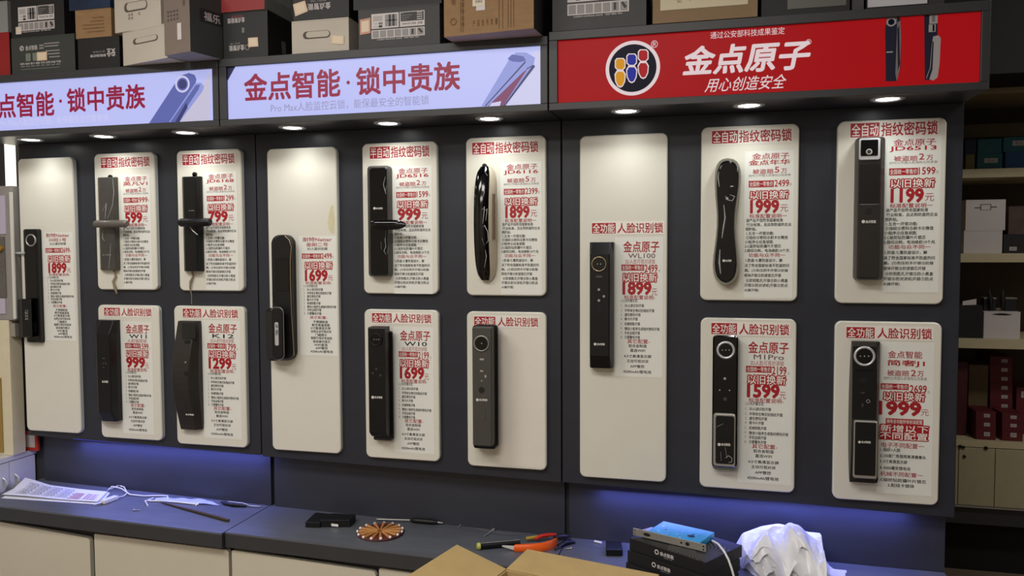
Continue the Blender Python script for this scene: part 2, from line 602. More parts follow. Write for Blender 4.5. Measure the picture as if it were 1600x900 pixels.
# left sign
U = UNITS[0]
t, x0, x1 = sign_thing(U, 'lavender backlit sign cropped by the left edge of the photo')
build(MB().box(x0, x1, YS, YS + .005, SOF + .016, U['zt'] - .018, LAV), 'acrylic_panel', t)
mb = MB()
put_px(mb, '金点智能', -32, 146, 84, 183, y, SIGNRED, .029)
put_px(mb, '锁中贵族', 105, 135, 226, 172, y, SIGNRED, .029)
c = PY(94.5, 158, y)
mb.disc(c[0], c[2], .006, y + .0002, y, SIGNRED, 14)
put_px(mb, 'Pro Max人脸监控云锁，能保最安全的智能锁', -2, 182, 170, 194, y, SIGNPALE)
build(mb, 'lettering', t)
mb = MB()
pl(mb, [(275, 193), (318, 132), (328, 112), (328, 193)], y, SIGNGR)
pl(mb, [(232, 194), (277, 125), (283, 118), (295, 114), (304, 117), (307, 124), (305, 132), (262, 194)], y - .0003, SIGNB)
pl(mb, [(262, 194), (305, 130), (314, 129), (319, 135), (316, 143), (279, 193)], y - .0004, SIGNB2)
pl(mb, [(264, 194), (306, 133), (313, 132), (310, 140), (275, 193)], y - .0007, SIGNB)
pl(mb, [(274, 190), (291, 160), (293, 168), (280, 191)], y - .0009, SIGNB3)
c = PY(285, 131.5, y - .0006)
s = pxs(285, 131)
mb.ring(c[0], c[2], 10.5 * s, 8 * s, y - .0005, y - .0012, SIGNPALE)
mb.disc(c[0], c[2], 6 * s, y - .0005, y - .0008, SIGNB3)
build(mb, 'lock_picture', t)

# red sign
U = UNITS[2]
t, x0, x1 = sign_thing(U, 'red sign with the round three-shape emblem above the right unit')
build(MB().box(x0, x1, YS, YS + .005, SOF + .016, U['zt'] - .018, REDV), 'vinyl_panel', t)
mb = MB()
put_px(mb, '通过公安部科技成果鉴定', 1110, 46, 1226, 57, y, SIGNW)
put_px(mb, '金点原子', 1070, 68, 1265, 112, y, SIGNW, .03, 0, .18)
put_px(mb, '®', 1259, 61, 1268, 70, y, SIGNW)
put_px(mb, '®', 1017, 63, 1028, 75, y, SIGNW)
put_px(mb, '用心创造安全', 1104, 119, 1228, 141, y, SIGNW, .006, 0, .3)
build(mb, 'lettering', t)
mb = MB()
c, s = PY(988.5, 106.5, y), pxs(988.5, 106.5, y)
mb.disc(c[0], c[2], 42.5 * s, y + .0004, y, SIGNW, 56)
mb.disc(c[0], c[2], 37 * s, y, y - .0004, NAVY, 56)
for cx, cy, m in ((969, 113.5, YEL), (987, 106.5, BLU), (1005, 100, BRICK)):
    top = [(-8, -19), (-5, -22.5), (5, -22.5), (8, -19), (8, -8), (4, -4), (-4, -4), (-8, -8)]
    bot = [(-5, -3), (-8.5, 3), (-7.5, 14), (-4, 21), (0, 23), (4, 21), (7.5, 14), (8.5, 3), (5, -3)]
    for shp in (top, bot):
        gx = sum(p[0] for p in shp) / len(shp)
        gy = sum(p[1] for p in shp) / len(shp)
        pl(mb, [(cx + gx + (a - gx) * 1.05, cy + gy + (b - gy) * 1.05) for a, b in shp], y - .0008, SIGNW)
        pl(mb, [(cx + gx + (a - gx) * .84, cy + gy + (b - gy) * .88) for a, b in shp], y - .0012, m)
build(mb, 'emblem', t)
mb = MB()
PHN = mat('sign print navy lock', (40, 42, 62), .4, spec=.15)
PHG = mat('sign print grey', (128, 124, 128), .35)
PHL = mat('sign print light grey', (176, 172, 176), .35)
pl(mb, [(1384, 127), (1383, 45), (1386, 28), (1393, 23), (1402, 24), (1407, 30), (1408, 60), (1407, 105), (1401, 127)], y, PHN)
pl(mb, [(1401, 127), (1399, 115), (1402, 35), (1407, 32), (1408, 60), (1406, 108)], y - .0003, PHG)
pl(mb, [(1403, 110), (1402, 45), (1405, 40), (1406, 100)], y - .0006, PHN)
pl(mb, [(1385, 38), (1386, 28), (1393, 23), (1402, 24), (1401, 38)], y - .0003, PHG)
c, s = PY(1392.5, 34.5, y), pxs(1392.5, 34.5, y)
mb.disc(c[0], c[2], 7.5 * s, y, y - .0008, PHL, 28)
mb.disc(c[0], c[2], 5 * s, y, y - .0012, NAVY, 28)
quad_px(mb, 1385, 80.5, 1395, 82.5, y, PHL, .0008)
pl(mb, [(1445, 125), (1444, 20), (1465, 19), (1465, 55), (1458, 125)], y, PHN)
quad_px(mb, 1452, 22, 1465, 37, y, PHL, .0004)
quad_px(mb, 1456, 25, 1461, 34, y, PHG, .0008)
quad_px(mb, 1451, 38, 1462, 50, y, PHL, .0004)
quad_px(mb, 1457, 38.5, 1460, 49, y, NAVY, .0008)
pl(mb, [(1447, 122), (1453, 106), (1456, 70), (1458, 57), (1466, 55), (1470, 59), (1468, 100), (1465, 121), (1458, 126)], y - .0006, PHL)
pl(mb, [(1448, 122), (1454, 106), (1457, 65), (1459, 65), (1457, 108), (1452, 124)], y - .0009, PHN)
build(mb, 'lock_picture', t)

# ---------------------------------------------------------------- downlights
DL = [(48, 221, 'left unit above the tall board with one rod'), (162, 216, 'left unit above the 599 card'), (290, 210, 'left unit above the 799 card'),
      (457, 202, 'middle unit above its tall board'), (606, 195, 'middle unit above the 999 card'), (765, 188, 'middle unit above the 1899 card'),
      (978, 175, 'right unit above its tall board'), (1170, 164.5, 'right unit above the 1999 card'), (1387, 152, 'right unit above the 1199 card')]
LENS = mat('lit downlight lens', (255, 255, 252), .4, emit=14)
TRIM = mat('downlight trim silver', (180, 182, 186), .35, metal=.5)
proto = None
for px, py, lab in DL:
    p = PZ(px, py, SOF - .004)
    yl = min(max(p[1], -.11), -.088)
    loc = (PY(px, py, yl)[0], yl, SOF)
    if proto is None:
        t = thing('downlight', '', 'light', loc)
        mb = MB()
        n = 36

        def cc(r, z):
            return [(loc[0] + r * math.cos(2 * math.pi * j / n), loc[1] + r * math.sin(2 * math.pi * j / n), loc[2] + z) for j in range(n)]
        mb.loft([cc(.046, 0), cc(.046, -.002), cc(.040, -.0045), cc(.032, -.0035), cc(.030, -.001)][::-1], TRIM, True, False, False)
        r = build(mb, 'trim_ring', t)
        lens = build(MB().loft([cc(.0305, -.0012), cc(.022, -.003), cc(.0005, -.0036)][::-1], LENS, True, False, False), 'lens', t)
        L = bpy.data.lights.new('downlight_beam', 'SPOT')
        L.energy = SPOT_E
        L.color = SPOT_COL
        L.spot_size = math.radians(140)
        L.spot_blend = 1
        L.shadow_soft_size = .02
        lo = bpy.data.objects.new('downlight_beam', L)
        COL.objects.link(lo)
        lo.parent = t
        lo.location = (0, 0, -.012)
        proto = t
    else:
        t = proto.copy()
        COL.objects.link(t)
        t.location = loc
        for ch in list(proto.children):
            cpy = ch.copy()
            cpy.parent = t
            COL.objects.link(cpy)
    tag(t, 'lit downlight in the soffit of the ' + lab, 'light', 'downlights in the canopy soffits')

# ================================================================ BOARDS, STRIPS, CARDS
BP = [[(28, 248), (113, 245.5), (41, 672), (127, 678)], [(146, 241), (240, 237), (153, 452), (247, 453.5)],
      [(275, 236), (375, 232), (281, 454), (382, 455)], [(152, 476), (249, 478), (159, 683), (252, 689)],
      [(272, 478), (383, 479), (276, 695), (385, 698)], [(416, 233), (525, 229), (426, 703), (533, 709)],
      [(565, 225), (682, 220), (569, 458), (685, 460)], [(728, 216), (853, 211), (729, 461), (853, 463)],
      [(569, 484), (685, 484), (572, 714), (687, 722)], [(729, 487), (853, 488), (731, 728), (854, 735)],
      [(906, 213), (1043, 207), (906, 744), (1041, 755)], [(1096, 199), (1250, 193), (1094, 468.5), (1245, 471)],
      [(1310, 190), (1480, 183), (1304, 473), (1473, 476)], [(1095, 496.5), (1245, 499), (1093, 760), (1241, 771)],
      [(1305, 502), (1472, 504), (1301, 778.5), (1466, 791)]]
BL = ['tall white rounded board at the left end carrying the lock with a rod', 'small white board carrying the grey lever lock priced 599',
      'small white board carrying the black lever lock priced 799', 'small white board carrying the faceted black lock priced 999, lower row',
      'small white board carrying the curved lock priced 1299', 'tall white board with a yellowish stain carrying the capsule lock',
      'small white board carrying the black lever lock priced 999, upper row', 'small white board carrying the cream-edged lock priced 1899',
      'small white board carrying the lock priced 1699 with folded card', 'small white board carrying the grey lock without a price card',
      'tall white board of the right unit, mostly bare', 'white board carrying the curvy gloss black lock priced 1999',
      'white board carrying the silver-windowed lock priced 1199', 'white board carrying the ring camera lock priced 1599',
      'white board at lower right carrying the lock with 1999 card']
RB = .020
for bi, (c, lab) in enumerate(zip(BP, BL)):
    q = [PY(*p, 0) for p in c]
    x0, x1 = (q[0][0] + q[2][0]) / 2, (q[1][0] + q[3][0]) / 2
    z1, z0 = (q[0][2] + q[1][2]) / 2, (q[2][2] + q[3][2]) / 2
    mb = MB()
    slab(mb, x0, x1, z0, z1, YP - .0002, 0, RB, BOARD, .003, 8, BOARD_EDGE)
    o = tag(build(mb, 'display_board', loc=((x0 + x1) / 2, YP, z0)), lab, 'board', 'white lock display boards')
    if bi == 5:
        mb = MB()
        a = [(521, 320), (517, 322), (514, 334), (512, 348), (514, 358), (518, 364), (522, 366), (523, 344)]
        mb.poly([(PY(*p)[0], -.0002, PY(*p)[2]) for p in a][::1], STAIN)
        build(mb, 'glue_stain', o)

# header strips: (box px, text px, box text, text, label)
FP, FACE = '指纹密码锁', '人脸识别锁'
HS = [((158, 246, 184, 262), (185.5, 244.5, 234, 261), '半自动', FP, 'over the grey lever lock priced 599'),
      ((285.5, 241, 312, 258), (314, 239.5, 366.5, 256), '半自动', FP, 'over the black lever lock priced 799'),
      ((163, 480, 187.5, 493), (190, 483, 237, 495), '全功能', FACE, 'over the faceted black lock priced 999'),
      ((286, 484, 314.5, 497), (317, 482, 372, 496), '全功能', FACE, 'over the curved lock priced 1299'),
      ((578, 229, 609, 248), (611, 227.5, 671, 245.5), '半自动', FP, 'over the lever lock priced 999'),
      ((738, 222, 772, 240), (774, 221, 841, 240), '全自动', FP, 'over the cream-edged lock priced 1899'),
      ((581.5, 490, 612, 504), (614.5, 490, 674, 505), '全功能', FACE, 'over the lock priced 1699'),
      ((741, 495, 774, 507.5), (778, 494.5, 841, 511.5), '全功能', FACE, 'behind the top of the grey lock without a card'),
      ((925, 348.5, 962, 365), (965, 347.5, 1036, 364), '全功能', FACE, 'over the lock priced 1899 on the tall board'),
      ((1112.5, 203.5, 1153, 223), (1155, 202, 1237, 222.5), '全自动', FP, 'over the curvy gloss black lock'),
      ((1329, 192, 1374, 214), (1377, 190, 1465, 212), '全自动', FP, 'over the silver-windowed lock priced 1199'),
      ((1111.5, 504.5, 1151.5, 521), (1155, 505.5, 1233, 524), '全功能', FACE, 'over the ring camera lock priced 1599'),
      ((1322.5, 511, 1366.5, 528.5), (1371, 513, 1456, 530), '全功能', FACE, 'over the lock with 1999 card at lower right')]
for bx, tx, s1, s2, lab in HS:
    x0, _, z0, z1 = rx(*bx)
    a = rx(*bx)
    b = rx(*tx)
    zlo, zhi = min(a[2], b[2]), max(a[3], b[3])
    zm, hh = (zlo + zhi) / 2, (a[3] - a[2] + b[3] - b[2]) / 4
    p = .004
    mb = MB().box(a[0] - .0015, b[1] + p, -.0006, -.0001, zm - hh - p, zm + hh + p, STRIP)
    o = tag(build(mb, 'header_strip', loc=((a[0] + b[1]) / 2, 0, zm - hh - p)),
            'white strip reading %s%s ' % (s1, s2) + lab, 'label', 'heading strips on the boards')
    mb = MB()
    fr = wallframe(-.0006)
    quad(mb, fr, a[0], -(zm + hh), a[1], -(zm - hh), RED, .0003)
    w = a[1] - a[0]
    put(mb, s1, fr, a[0] + .04 * w, -(zm + hh * .88), a[1] - .04 * w, -(zm - hh * .88), PRINTW, .012, .0006)
    put(mb, s2, fr, b[0], -(zm + hh * .95), b[1], -(zm - hh * .95), RED, .02, .0003)
    build(mb, 'lettering', o)

SMALL = '由PICC中国人民保险公司承保'
TF = (1382, 213, 1468, 457, [
    ('r', '金点原子', 1394, 217, 1460, 227), ('rb', '{model}', 1388, 228, 1461, 236.5), ('r', '被盗赔', 1395, 243, 1432, 251),
    ('r', '{comp}', 1434.5, 240, 1442.5, 249.5), ('r', '万', 1446, 243, 1456, 250.5), ('g', SMALL, 1388, 251.5, 1463, 255.5),
    ('bx', '全国统一零售价', 1388, 262, 1433, 273), ('rb', '{old}', 1434.5, 261.5, 1460, 272.5), ('g', '元', 1461, 267, 1465, 271.5),
    ('ow', '以旧换新', 1391, 279, 1459, 292.5), ('rB', '{new}', 1392, 294.5, 1442, 315), ('g2', '元', 1445, 302, 1459, 314),
    ('r', '标准配置说明一', 1390, 317, 1457, 324),
    ('d', '该产品不但符合国家标准', 1384, 327.5, 1450), ('d', '行业标准，且达到防盗的企业', 1385, 334.7, 1465), ('d', '领跑标。', 1383, 342, 1403),
    ('d', '1.五合一开锁功能:', 1385, 349, 1434), ('d', '①指纹②密码③刷卡④微信', 1384, 356, 1459), ('d', '小程序⑤应急钥匙', 1382, 363.3, 1433),
    ('d', '2.C级防钻防撬叶片锁芯', 1382, 370.3, 1447), ('d', '3.超低功耗，电池续航10个月.', 1382, 377.7, 1463),
    ('r', '功能与众不同一', 1389, 382, 1455, 388.5),
    ('d', '1.防盗:七重防盗设计，解', 1384, 394, 1450), ('d', '决了符合国家标准不防盗的问', 1382, 402.5, 1462), ('d', '题。(①防压把手开锁②防猫', 1382, 411, 1460),
    ('d', '眼体开锁③防拨锁芯开锁', 1382, 419, 1448), ('d', '④防钥匙孔开锁⑤防小黑盒', 1385, 427.5, 1460), ('d', '开锁⑥防对讲机开锁⑦防点', 1382, 435.5, 1460),
    ('d', '火器开锁)', 1382, 444, 1408)])
TA = (1155, 528, 1237, 756, [
    ('rb', '金点原子', 1168.5, 534, 1231, 552), ('k', '{model}', 1177, 554, 1224, 561.5), ('g2', '{sub}', 1172, 563, 1224, 571),
    ('bx', '全国统一零售价', 1165, 572, 1205, 582), ('rb', '{old}', 1206, 572, 1228, 584), ('g', '元', 1230, 580, 1233, 584),
    ('ow', '以旧换新', 1168, 586, 1227, 600), ('rB', '{new}', 1168, 601, 1217, 620.5), ('g2', '元', 1218, 611, 1228, 622),
    ('r', '标准配置说明-', 1170, 622, 1224, 629), ('d', '1.八大开锁方式:', 1165, 631, 1194),
    ('n', '1.', 1164.5, 639, 1167), ('d', '3D人脸识别开锁', 1171, 639, 1205), ('n', '2.', 1164.5, 646.7, 1167), ('d', '半导体生物识别指纹开锁', 1171, 647, 1223),
    ('n', '3.', 1164.5, 654, 1167), ('d', '虚位密码开锁', 1171, 654, 1199), ('n', '4.', 1164, 661, 1167), ('d', '刷卡片开锁', 1171, 661, 1194),
    ('n', '5.', 1164, 669, 1167), ('d', '机械钥匙开锁', 1171, 669, 1198), ('n', '6.', 1164, 676, 1167), ('d', '微信小程序生成临时密码开锁', 1171, 677, 1232),
    ('n', '7.', 1164, 684, 1167), ('d', '手机远程开锁', 1171, 684, 1198), ('n', '8.', 1164, 691, 1167), ('d', '只要警告开锁', 1171, 691, 1198),
    ('r', '其它配置-', 1176, 694, 1215, 701), ('d', '铝合金制造', 1178, 705, 1210), ('d', '直连WIFI', 1181, 712.5, 1207), ('d', '4.5寸高清显示屏', 1170, 722, 1218),
    ('d', '主动可视对讲', 1175, 730, 1213), ('d', 'APP管控', 1181, 738.7, 1206), ('d', '4200mAh锂电池', 1169, 747.5, 1218)])
TN = (469, 369, 526, 555.6, [
    ('r', '耐特Natter', 475, 370.5, 520, 377.5), ('r', '{model}', 480, 379, 514, 385), ('d', '3D人脸识别锁', 481.5, 388.5, 513),
    ('bx', '全国统一零售价', 473, 396, 503, 404), ('rb', '{old}', 503.5, 395.5, 519.5, 404), ('g', '元', 520, 400, 522.5, 403.5),
    ('ow', '以旧换新', 477.5, 409, 520, 420), ('rB', '{new}', 478, 422, 512, 438.5), ('g2', '元', 513, 430, 521, 438),
    ('r', '标准配置说明-', 478, 439.5, 519, 444), ('d', '1.八大开锁方式:', 475, 446.5, 497),
    ('n', '1.', 475, 452, 477), ('d', '3D人脸识别开锁', 480, 452, 505), ('n', '2.', 475, 457.6, 477), ('d', '半导体生物识别指纹开锁', 480, 457.6, 518),
    ('n', '3.', 475, 462.7, 477), ('d', '虚位密码开锁', 480, 462.7, 501), ('n', '4.', 475, 468, 477), ('d', '刷卡片开锁', 480, 468, 498),
    ('n', '5.', 475, 473.5, 477), ('d', '机械钥匙开锁', 480, 473.5, 501), ('n', '6.', 475, 479, 477), ('d', '微信小程序生成临时密码开锁', 480, 479, 525),
    ('n', '7.', 475, 484, 477), ('d', '手机远程开锁', 480, 484, 502), ('n', '8.', 475, 489.6, 477), ('d', '只要警告开锁', 480, 489.6, 502),
    ('r', '其它配置-', 484, 493.5, 511, 498), ('d', '不锈钢制造', 489, 502.6, 512), ('d', '航空液晶面板', 487, 507.5, 515), ('d', '4寸高清显示屏', 485, 512.5, 516),
    ('d', '全网主动可视对讲', 485, 517.7, 517), ('d', '门磁提示', 492, 523, 510), ('d', '猫眼可视对讲监控', 485, 528, 518), ('d', '语音操作提示', 488, 533.5, 515),
    ('d', 'WIFI直连', 490, 538.7, 511), ('d', 'APP管控', 492, 543.8, 511), ('d', '4200mAh锂电池', 484, 549, 519)])
TJ = (1372, 535, 1457, 773, [
    ('r', '金点智能', 1386, 548.5, 1439, 559.5), ('rb', '简奢J1', 1385, 562.5, 1443, 573), ('r', '被盗赔', 1385, 578.5, 1419, 587.5),
    ('r', '2', 1422, 577.5, 1430, 587), ('r', '万', 1432, 579, 1442, 587.5), ('g', SMALL, 1380, 588.5, 1447, 593.5),
    ('bx', '全国统一零售价', 1375, 599.5, 1419, 609), ('rb', '2699', 1421, 601, 1447, 613), ('g', '元', 1448, 609, 1452, 613),
    ('ow', '以旧换新', 1380, 612.5, 1444, 626), ('rB', '1999', 1373, 628, 1438, 648), ('g2', '元', 1439, 638, 1451, 648),
    ('bx', '拥有全功能所有标准配置', 1384, 654, 1443, 663), ('owb', '新增以下', 1376, 664, 1451, 675), ('owb', '不同配置', 1375, 676, 1450, 687),
    ('r', '电子不同配置一', 1378, 692, 1445, 700), ('d', '1. 指纹+人脸', 1376, 703.5, 1408), ('d', '2.130度广角猫眼高清摄像头', 1376, 713, 1448),
    ('d', '3. 4寸高清显示屏', 1376, 722, 1419), ('d', '4. 5000毫安锂电池', 1376, 732, 1424), ('r', '机械不同配置一', 1377, 738, 1444, 745),
    ('d', '1.C级防钻防撬叶片锁芯', 1373, 751, 1449), ('d', '2.配挂卡锁体', 1389, 759, 1431)])


def card(px, T, label, **kw):
    L, Tp, R, B, rows = T
    x0, x1, z0, z1 = rx(*px)
    pad = .05 * (x1 - x0)
    mb = MB().box(x0 - pad * .3, x1 + pad * .2, -.0005, -.0001, z0, z1, PAPER)
    o = tag(build(mb, 'price_card', loc=((x0 + x1) / 2, 0, z0)), label, 'price card', 'printed price cards')
    mb = MB()
    fr0 = wallframe(-.0005)

    def fr(u, v, e):
        return fr0(x0 + (u - L) / (R - L) * (x1 - x0), -z1 + (v - Tp) / (B - Tp) * (z1 - z0), e)
    hd = .0115 * (B - Tp)
    for row in rows:
        k, s = row[0], row[1].format(**kw)
        if len(row) == 5:
            u0, yc, u1 = row[2:]
            hh = hd if k == 'd' else hd * .8
            put(mb, s, fr, u0, yc - hh, u1, yc + hh, INK if k == 'd' else GREYINK, .02 if k == 'd' else 0, .0003)
            continue
        u0, v0, u1, v1 = row[2:]
        if k == 'r':
            put(mb, s, fr, u0, v0, u1, v1, ROSE, .014, .0003)
        elif k == 'rb':
            put(mb, s, fr, u0, v0, u1, v1, RED, .02, .0003)
        elif k == 'rB':
            put(mb, s, fr, u0, v0, u1, v1, RED, .045, .0003)
        elif k == 'k':
            put(mb, s, fr, u0, v0, u1, v1, GREYINK if len(s) > 3 else INK, .015, .0003)
        elif k in ('g', 'g2'):
            put(mb, s, fr, u0, v0, u1, v1, GREYINK if k == 'g' else ROSE, 0, .0003)
        elif k == 'bx':
            quad(mb, fr, u0, v0, u1, v1, RED, .0003)
            w, h = u1 - u0, v1 - v0
            put(mb, s, fr, u0 + .03 * w, v0 + .14 * h, u1 - .03 * w, v1 - .14 * h, PRINTW, .004, .0005)
        elif k in ('ow', 'owb'):
            if k == 'owb':
                quad(mb, fr, u0 - 1, v0 - 1, u1 + 1, v1 + 1, RED, .0002)
            put(mb, s, fr, u0, v0, u1, v1, RED, .13, .0003)
            put(mb, s, fr, u0, v0, u1, v1, PRINTW, .012, .0008)
    l = build(mb, 'lettering', o)
    return o


S3 = '3D人脸可视对讲锁'
card((70.2, 363, 115.8, 532), TN, 'narrow price card reading 1899 on the tall board at the left end', model='兴旺1号', old='2699', new='1899')
card((191.6, 272.6, 236, 451), TF, 'price card reading 599 beside the grey lever lock', model='英凡V1', comp='2', old='999', new='599')
card((321, 268.5, 371, 453), TF, 'price card reading 799 beside the black lever lock', model='JD6168', comp='2', old='1299', new='799')
card((191.4, 502.5, 238.5, 678), TA, 'price card reading 999 beside the faceted black lock in the lower row', model='W11', sub='人脸猫眼锁', old='1599', new='999')
card((318.5, 501, 376, 685), TA, 'price card reading 1299 beside the curved lock', model='K12', sub=S3, old='1799', new='1299')
card((469, 369, 526, 555.6), TN, 'narrow price card reading 1699 on the tall stained board of the middle unit', model='金刚二号', old='2499', new='1699')
card((615.7, 259.3, 675, 459), TF, 'price card reading 999 beside the gloss black lever lock in the upper row', model='JD6516', comp='2', old='1599', new='999')
card((783.3, 252.7, 846, 460), TF, 'price card reading 1899 beside the cream-edged lock', model='JD6116', comp='5', old='2399', new='1899')
card((616.4, 511.4, 677.5, 708), TA, 'price card reading 1699 in the lower row beside a lock with ring camera', model='W10', sub=S3, old='2199', new='1699')
card((962, 371, 1035, 589), TA, 'price card reading 1899 on the tall board of the right unit', model='WL100', sub=S3, old='2499', new='1899')
card((1164, 235.3, 1239, 466), TF, 'price card reading 1999 beside the curvy gloss black lock', model='金点年华', comp='5', old='2499', new='1999')
card((1382, 213, 1468, 457), TF, 'price card reading 1199 beside the silver-windowed lock', model='JD6513', comp='2', old='1599', new='1199')
card((1155, 528, 1237, 756), TA, 'price card reading 1599 beside the lock with silver ring and handle', model='M1Pro', sub=S3, old='2199', new='1599')
card((1372, 535, 1457, 773), TJ, 'price card reading 1999 on the lower right board')
a = rx(781, 514, 851, 729)
tag(build(MB().box(a[0], a[1], -.0005, -.0001, a[2], a[3], mat('blank sheet', (230, 224, 214), .3, var=.01)), 'blank_sheet', loc=((a[0] + a[1]) / 2, 0, a[2])),
    'blank pale sheet beside the grey lock without a price card', 'sheet')

# ================================================================ LOCKS
GRP = 'display locks on the white boards'


def lock(label, base):
    x0, x1, z0, z1 = rx(*base)
    return thing('smart_lock', label, 'lock', ((x0 + x1) / 2, 0, z0), GRP)


def rring(r, y, rad, n=6, ins=0.0):
    return [(x, y, z) for x, z in rrect(r[0] + ins, r[1] - ins, r[2] + ins, r[3] - ins, max(rad - ins, 2e-4), n)][::-1]


def body(mb, base, front, d, rb, rf, m, k=.35, ch=.002, mf=None, yb=-.0002):
    """loft from the base outline on the board to the front outline at depth d"""
    A, Bf = rx(*base), rx(*front, -d)
    mb.loft([rring(A, yb, rb), rring(A, -k * d, rb), rring(Bf, -d + ch, rf), rring(Bf, -d, rf, ins=ch)], m, False, True, mf is None)
    if mf:
        mb.add(rring(Bf, -d, rf, ins=ch), [tuple(range(len(rring(Bf, -d, rf))))], mf)


def plate(mb, px, y, th, r, m, ch=.001):
    """thin raised rounded plate on the plane y"""
    a = rx(*px, y)
    mb.loft([rring(a, y, r), rring(a, y - th + ch, r), rring(a, y - th, r, ins=ch)], m)


def ringpx(mb, px, py, y, ro, ri, h, m):
    c, s = PY(px, py, y), pxs(px, py, y)
    mb.ring(c[0], c[2], ro * s, ri * s, y, y - h, m)


def discpx(mb, px, py, y, r, h, m, n=24):
    c, s = PY(px, py, y), pxs(px, py, y)
    mb.disc(c[0], c[2], r * s, y, y - h, m, n)


def logo(t, l, top, r, b, y, emb=True):
    mb = MB()
    h = b - top
    if emb:
        c, s = PY(l + h * .55, (top + b) / 2, y), pxs(l, top, y)
        mb.disc(c[0], c[2], h * .62 * s, y, y - .0004, LOGO, 14)
        l += h * 1.35
    put_px(mb, '金点智能', l, top, r, b, y, LOGO, .03, .0003)
    return build(mb, 'logo', t)


def camera(t, px, py, y, ro, ri, ringm, dots=3):
    mb = MB()
    ringpx(mb, px, py, y, ro, ri, .005, ringm)
    build(mb, 'camera_ring', t)
    mb = MB()
    discpx(mb, px, py, y, ri, .002, GLOSS, 28)
    for i in range(dots):
        discpx(mb, px + (i - (dots - 1) / 2) * ri * .5, py, y - .002, ri * .09, .0005, ICON, 10)
    build(mb, 'camera_lens', t)


def crease_glints(t, items, y):
    for pts, r in items:
        q = [PY(*p, y) for p in pts]
        rr = [r * .4] + [r] * (len(q) - 2) + [r * .4]
        build(MB().tube([(p[0], y, p[2]) for p in q], rr, FILM_GLINT, 6), 'crease_glint', t)  # pale tubes modelled as the highlights along film creases


# 1 tall left board, slide lock with rod
b = (41.5, 358, 67.5, 535)
t = lock('black slim face lock with silver rod on the leftmost tall board', b)
mb = MB()
body(mb, b, (40.5, 358, 61, 534.5), .022, .008, .007, SOFTBLACK, .3)
build(mb, 'body', t)
mb = MB()
plate(mb, (42, 361, 58.5, 531), -.022, .001, .005, GLOSS)
build(mb, 'front_glass', t)
camera(t, 49, 375.5, -.023, 8, 6.3, STEEL, 0)
mb = MB()
body(mb, (36, 467, 50, 526.5), (34, 467, 49, 526.5), .05, .006, .006, SOFTBLACK, .4)
a = rx(47, 504, 57, 520, -.022)
mb.box(a[0], a[1], -.03, -.022, a[2], a[3], SOFTBLACK)
h = build(mb, 'handle', t)
mb = MB()
put_px(mb, '金点', 39, 483, 44, 500, -.051, ICON, 0)
build(mb, 'lettering', h)
p, q = PY(25, 395.5, -.011), PY(40, 395.5, -.011)
o = build(MB().tube([(p[0], -.011, p[2]), (q[0], -.011, p[2])], .0045, SILVER, 12), 'rod', t)
o['label'] = 'silver rod sticking out to the left'

# 2 grey film-wrapped lever lock
def lever_lock(label, base, front, d, m, lev, levm, ld, tab, film):
    t = lock(label, base)
    mb = MB()
    body(mb, base, front, d, .004, .004, m, .3)
    build(mb, 'body', t)
    if tab:
        c, s = PY(tab[0], tab[1], -.004), pxs(*tab)
        mb = MB()
        mb.disc(c[0], c[2], 3.2 * s, 0, -.006, SOFTBLACK, 16)
        mb.box(c[0] - 2.2 * s, c[0] + 2.2 * s, -.006, 0, c[2] - 6 * s, c[2], SOFTBLACK)
        build(mb, 'mounting_tab', t)
    (l, tt, r, bb, pivot) = lev
    A, B2 = PY(l, (tt + bb) / 2, -ld), PY(r, (tt + bb) / 2, -ld)
    zc_ = (A[2] + B2[2]) / 2
    rr = (PY(l, tt, -ld)[2] - PY(l, bb, -ld)[2]) / 2
    mb = MB()
    mb.tube([(A[0], -ld, zc_), (A[0] + rr * .5, -ld, zc_), (B2[0] - rr * .5, -ld, zc_), (B2[0], -ld, zc_)], [rr * .75, rr, rr, rr * .75], levm, 18)
    P = PY(pivot, (tt + bb) / 2, -ld)
    mb.disc(P[0], zc_, rr * 1.0, -d * .9, -ld, levm, 20)
    h = build(mb, 'lever_handle', t)
    return t, h


t, h = lever_lock('grey lever lock wrapped in clear film above a hanging tan strap', (157, 277, 186.5, 422), (156, 277, 179, 422), .024, mat('film covered grey metal', (74, 71, 68), .35, metal=.2, var=.12, scale=25),
                  (148, 344, 199, 355.5, 170), mat('warm grey lever', (104, 98, 92), .35, metal=.2), .055, (172, 277), True)
crease_glints(t, [(q, .0009) for q in ([(176, 280), (178, 300), (176, 320), (168, 342)], [(160, 330), (166, 318), (164, 342)], [(173, 380), (172, 400), (170, 420)], [(161, 360), (160, 372), (163, 376)])], -.0255)
mb = MB()
put_px(mb, '金点智能', 160, 397, 174, 399.5, -.0245, ICON, 0)
build(mb, 'logo', t)
mb = MB()
pts = [(177, 421), (180, 432), (177, 440), (180, 450), (182, 459)]
mb.tube([(PY(*p, -.008)[0], -.008 + .002 * math.sin(i * 2), PY(*p, -.008)[2]) for i, p in enumerate(pts)], [.003, .0045, .004, .0055, .002], mat('tan strap', (150, 136, 112), .6, var=.1), 8)
build(mb, 'strap', t)

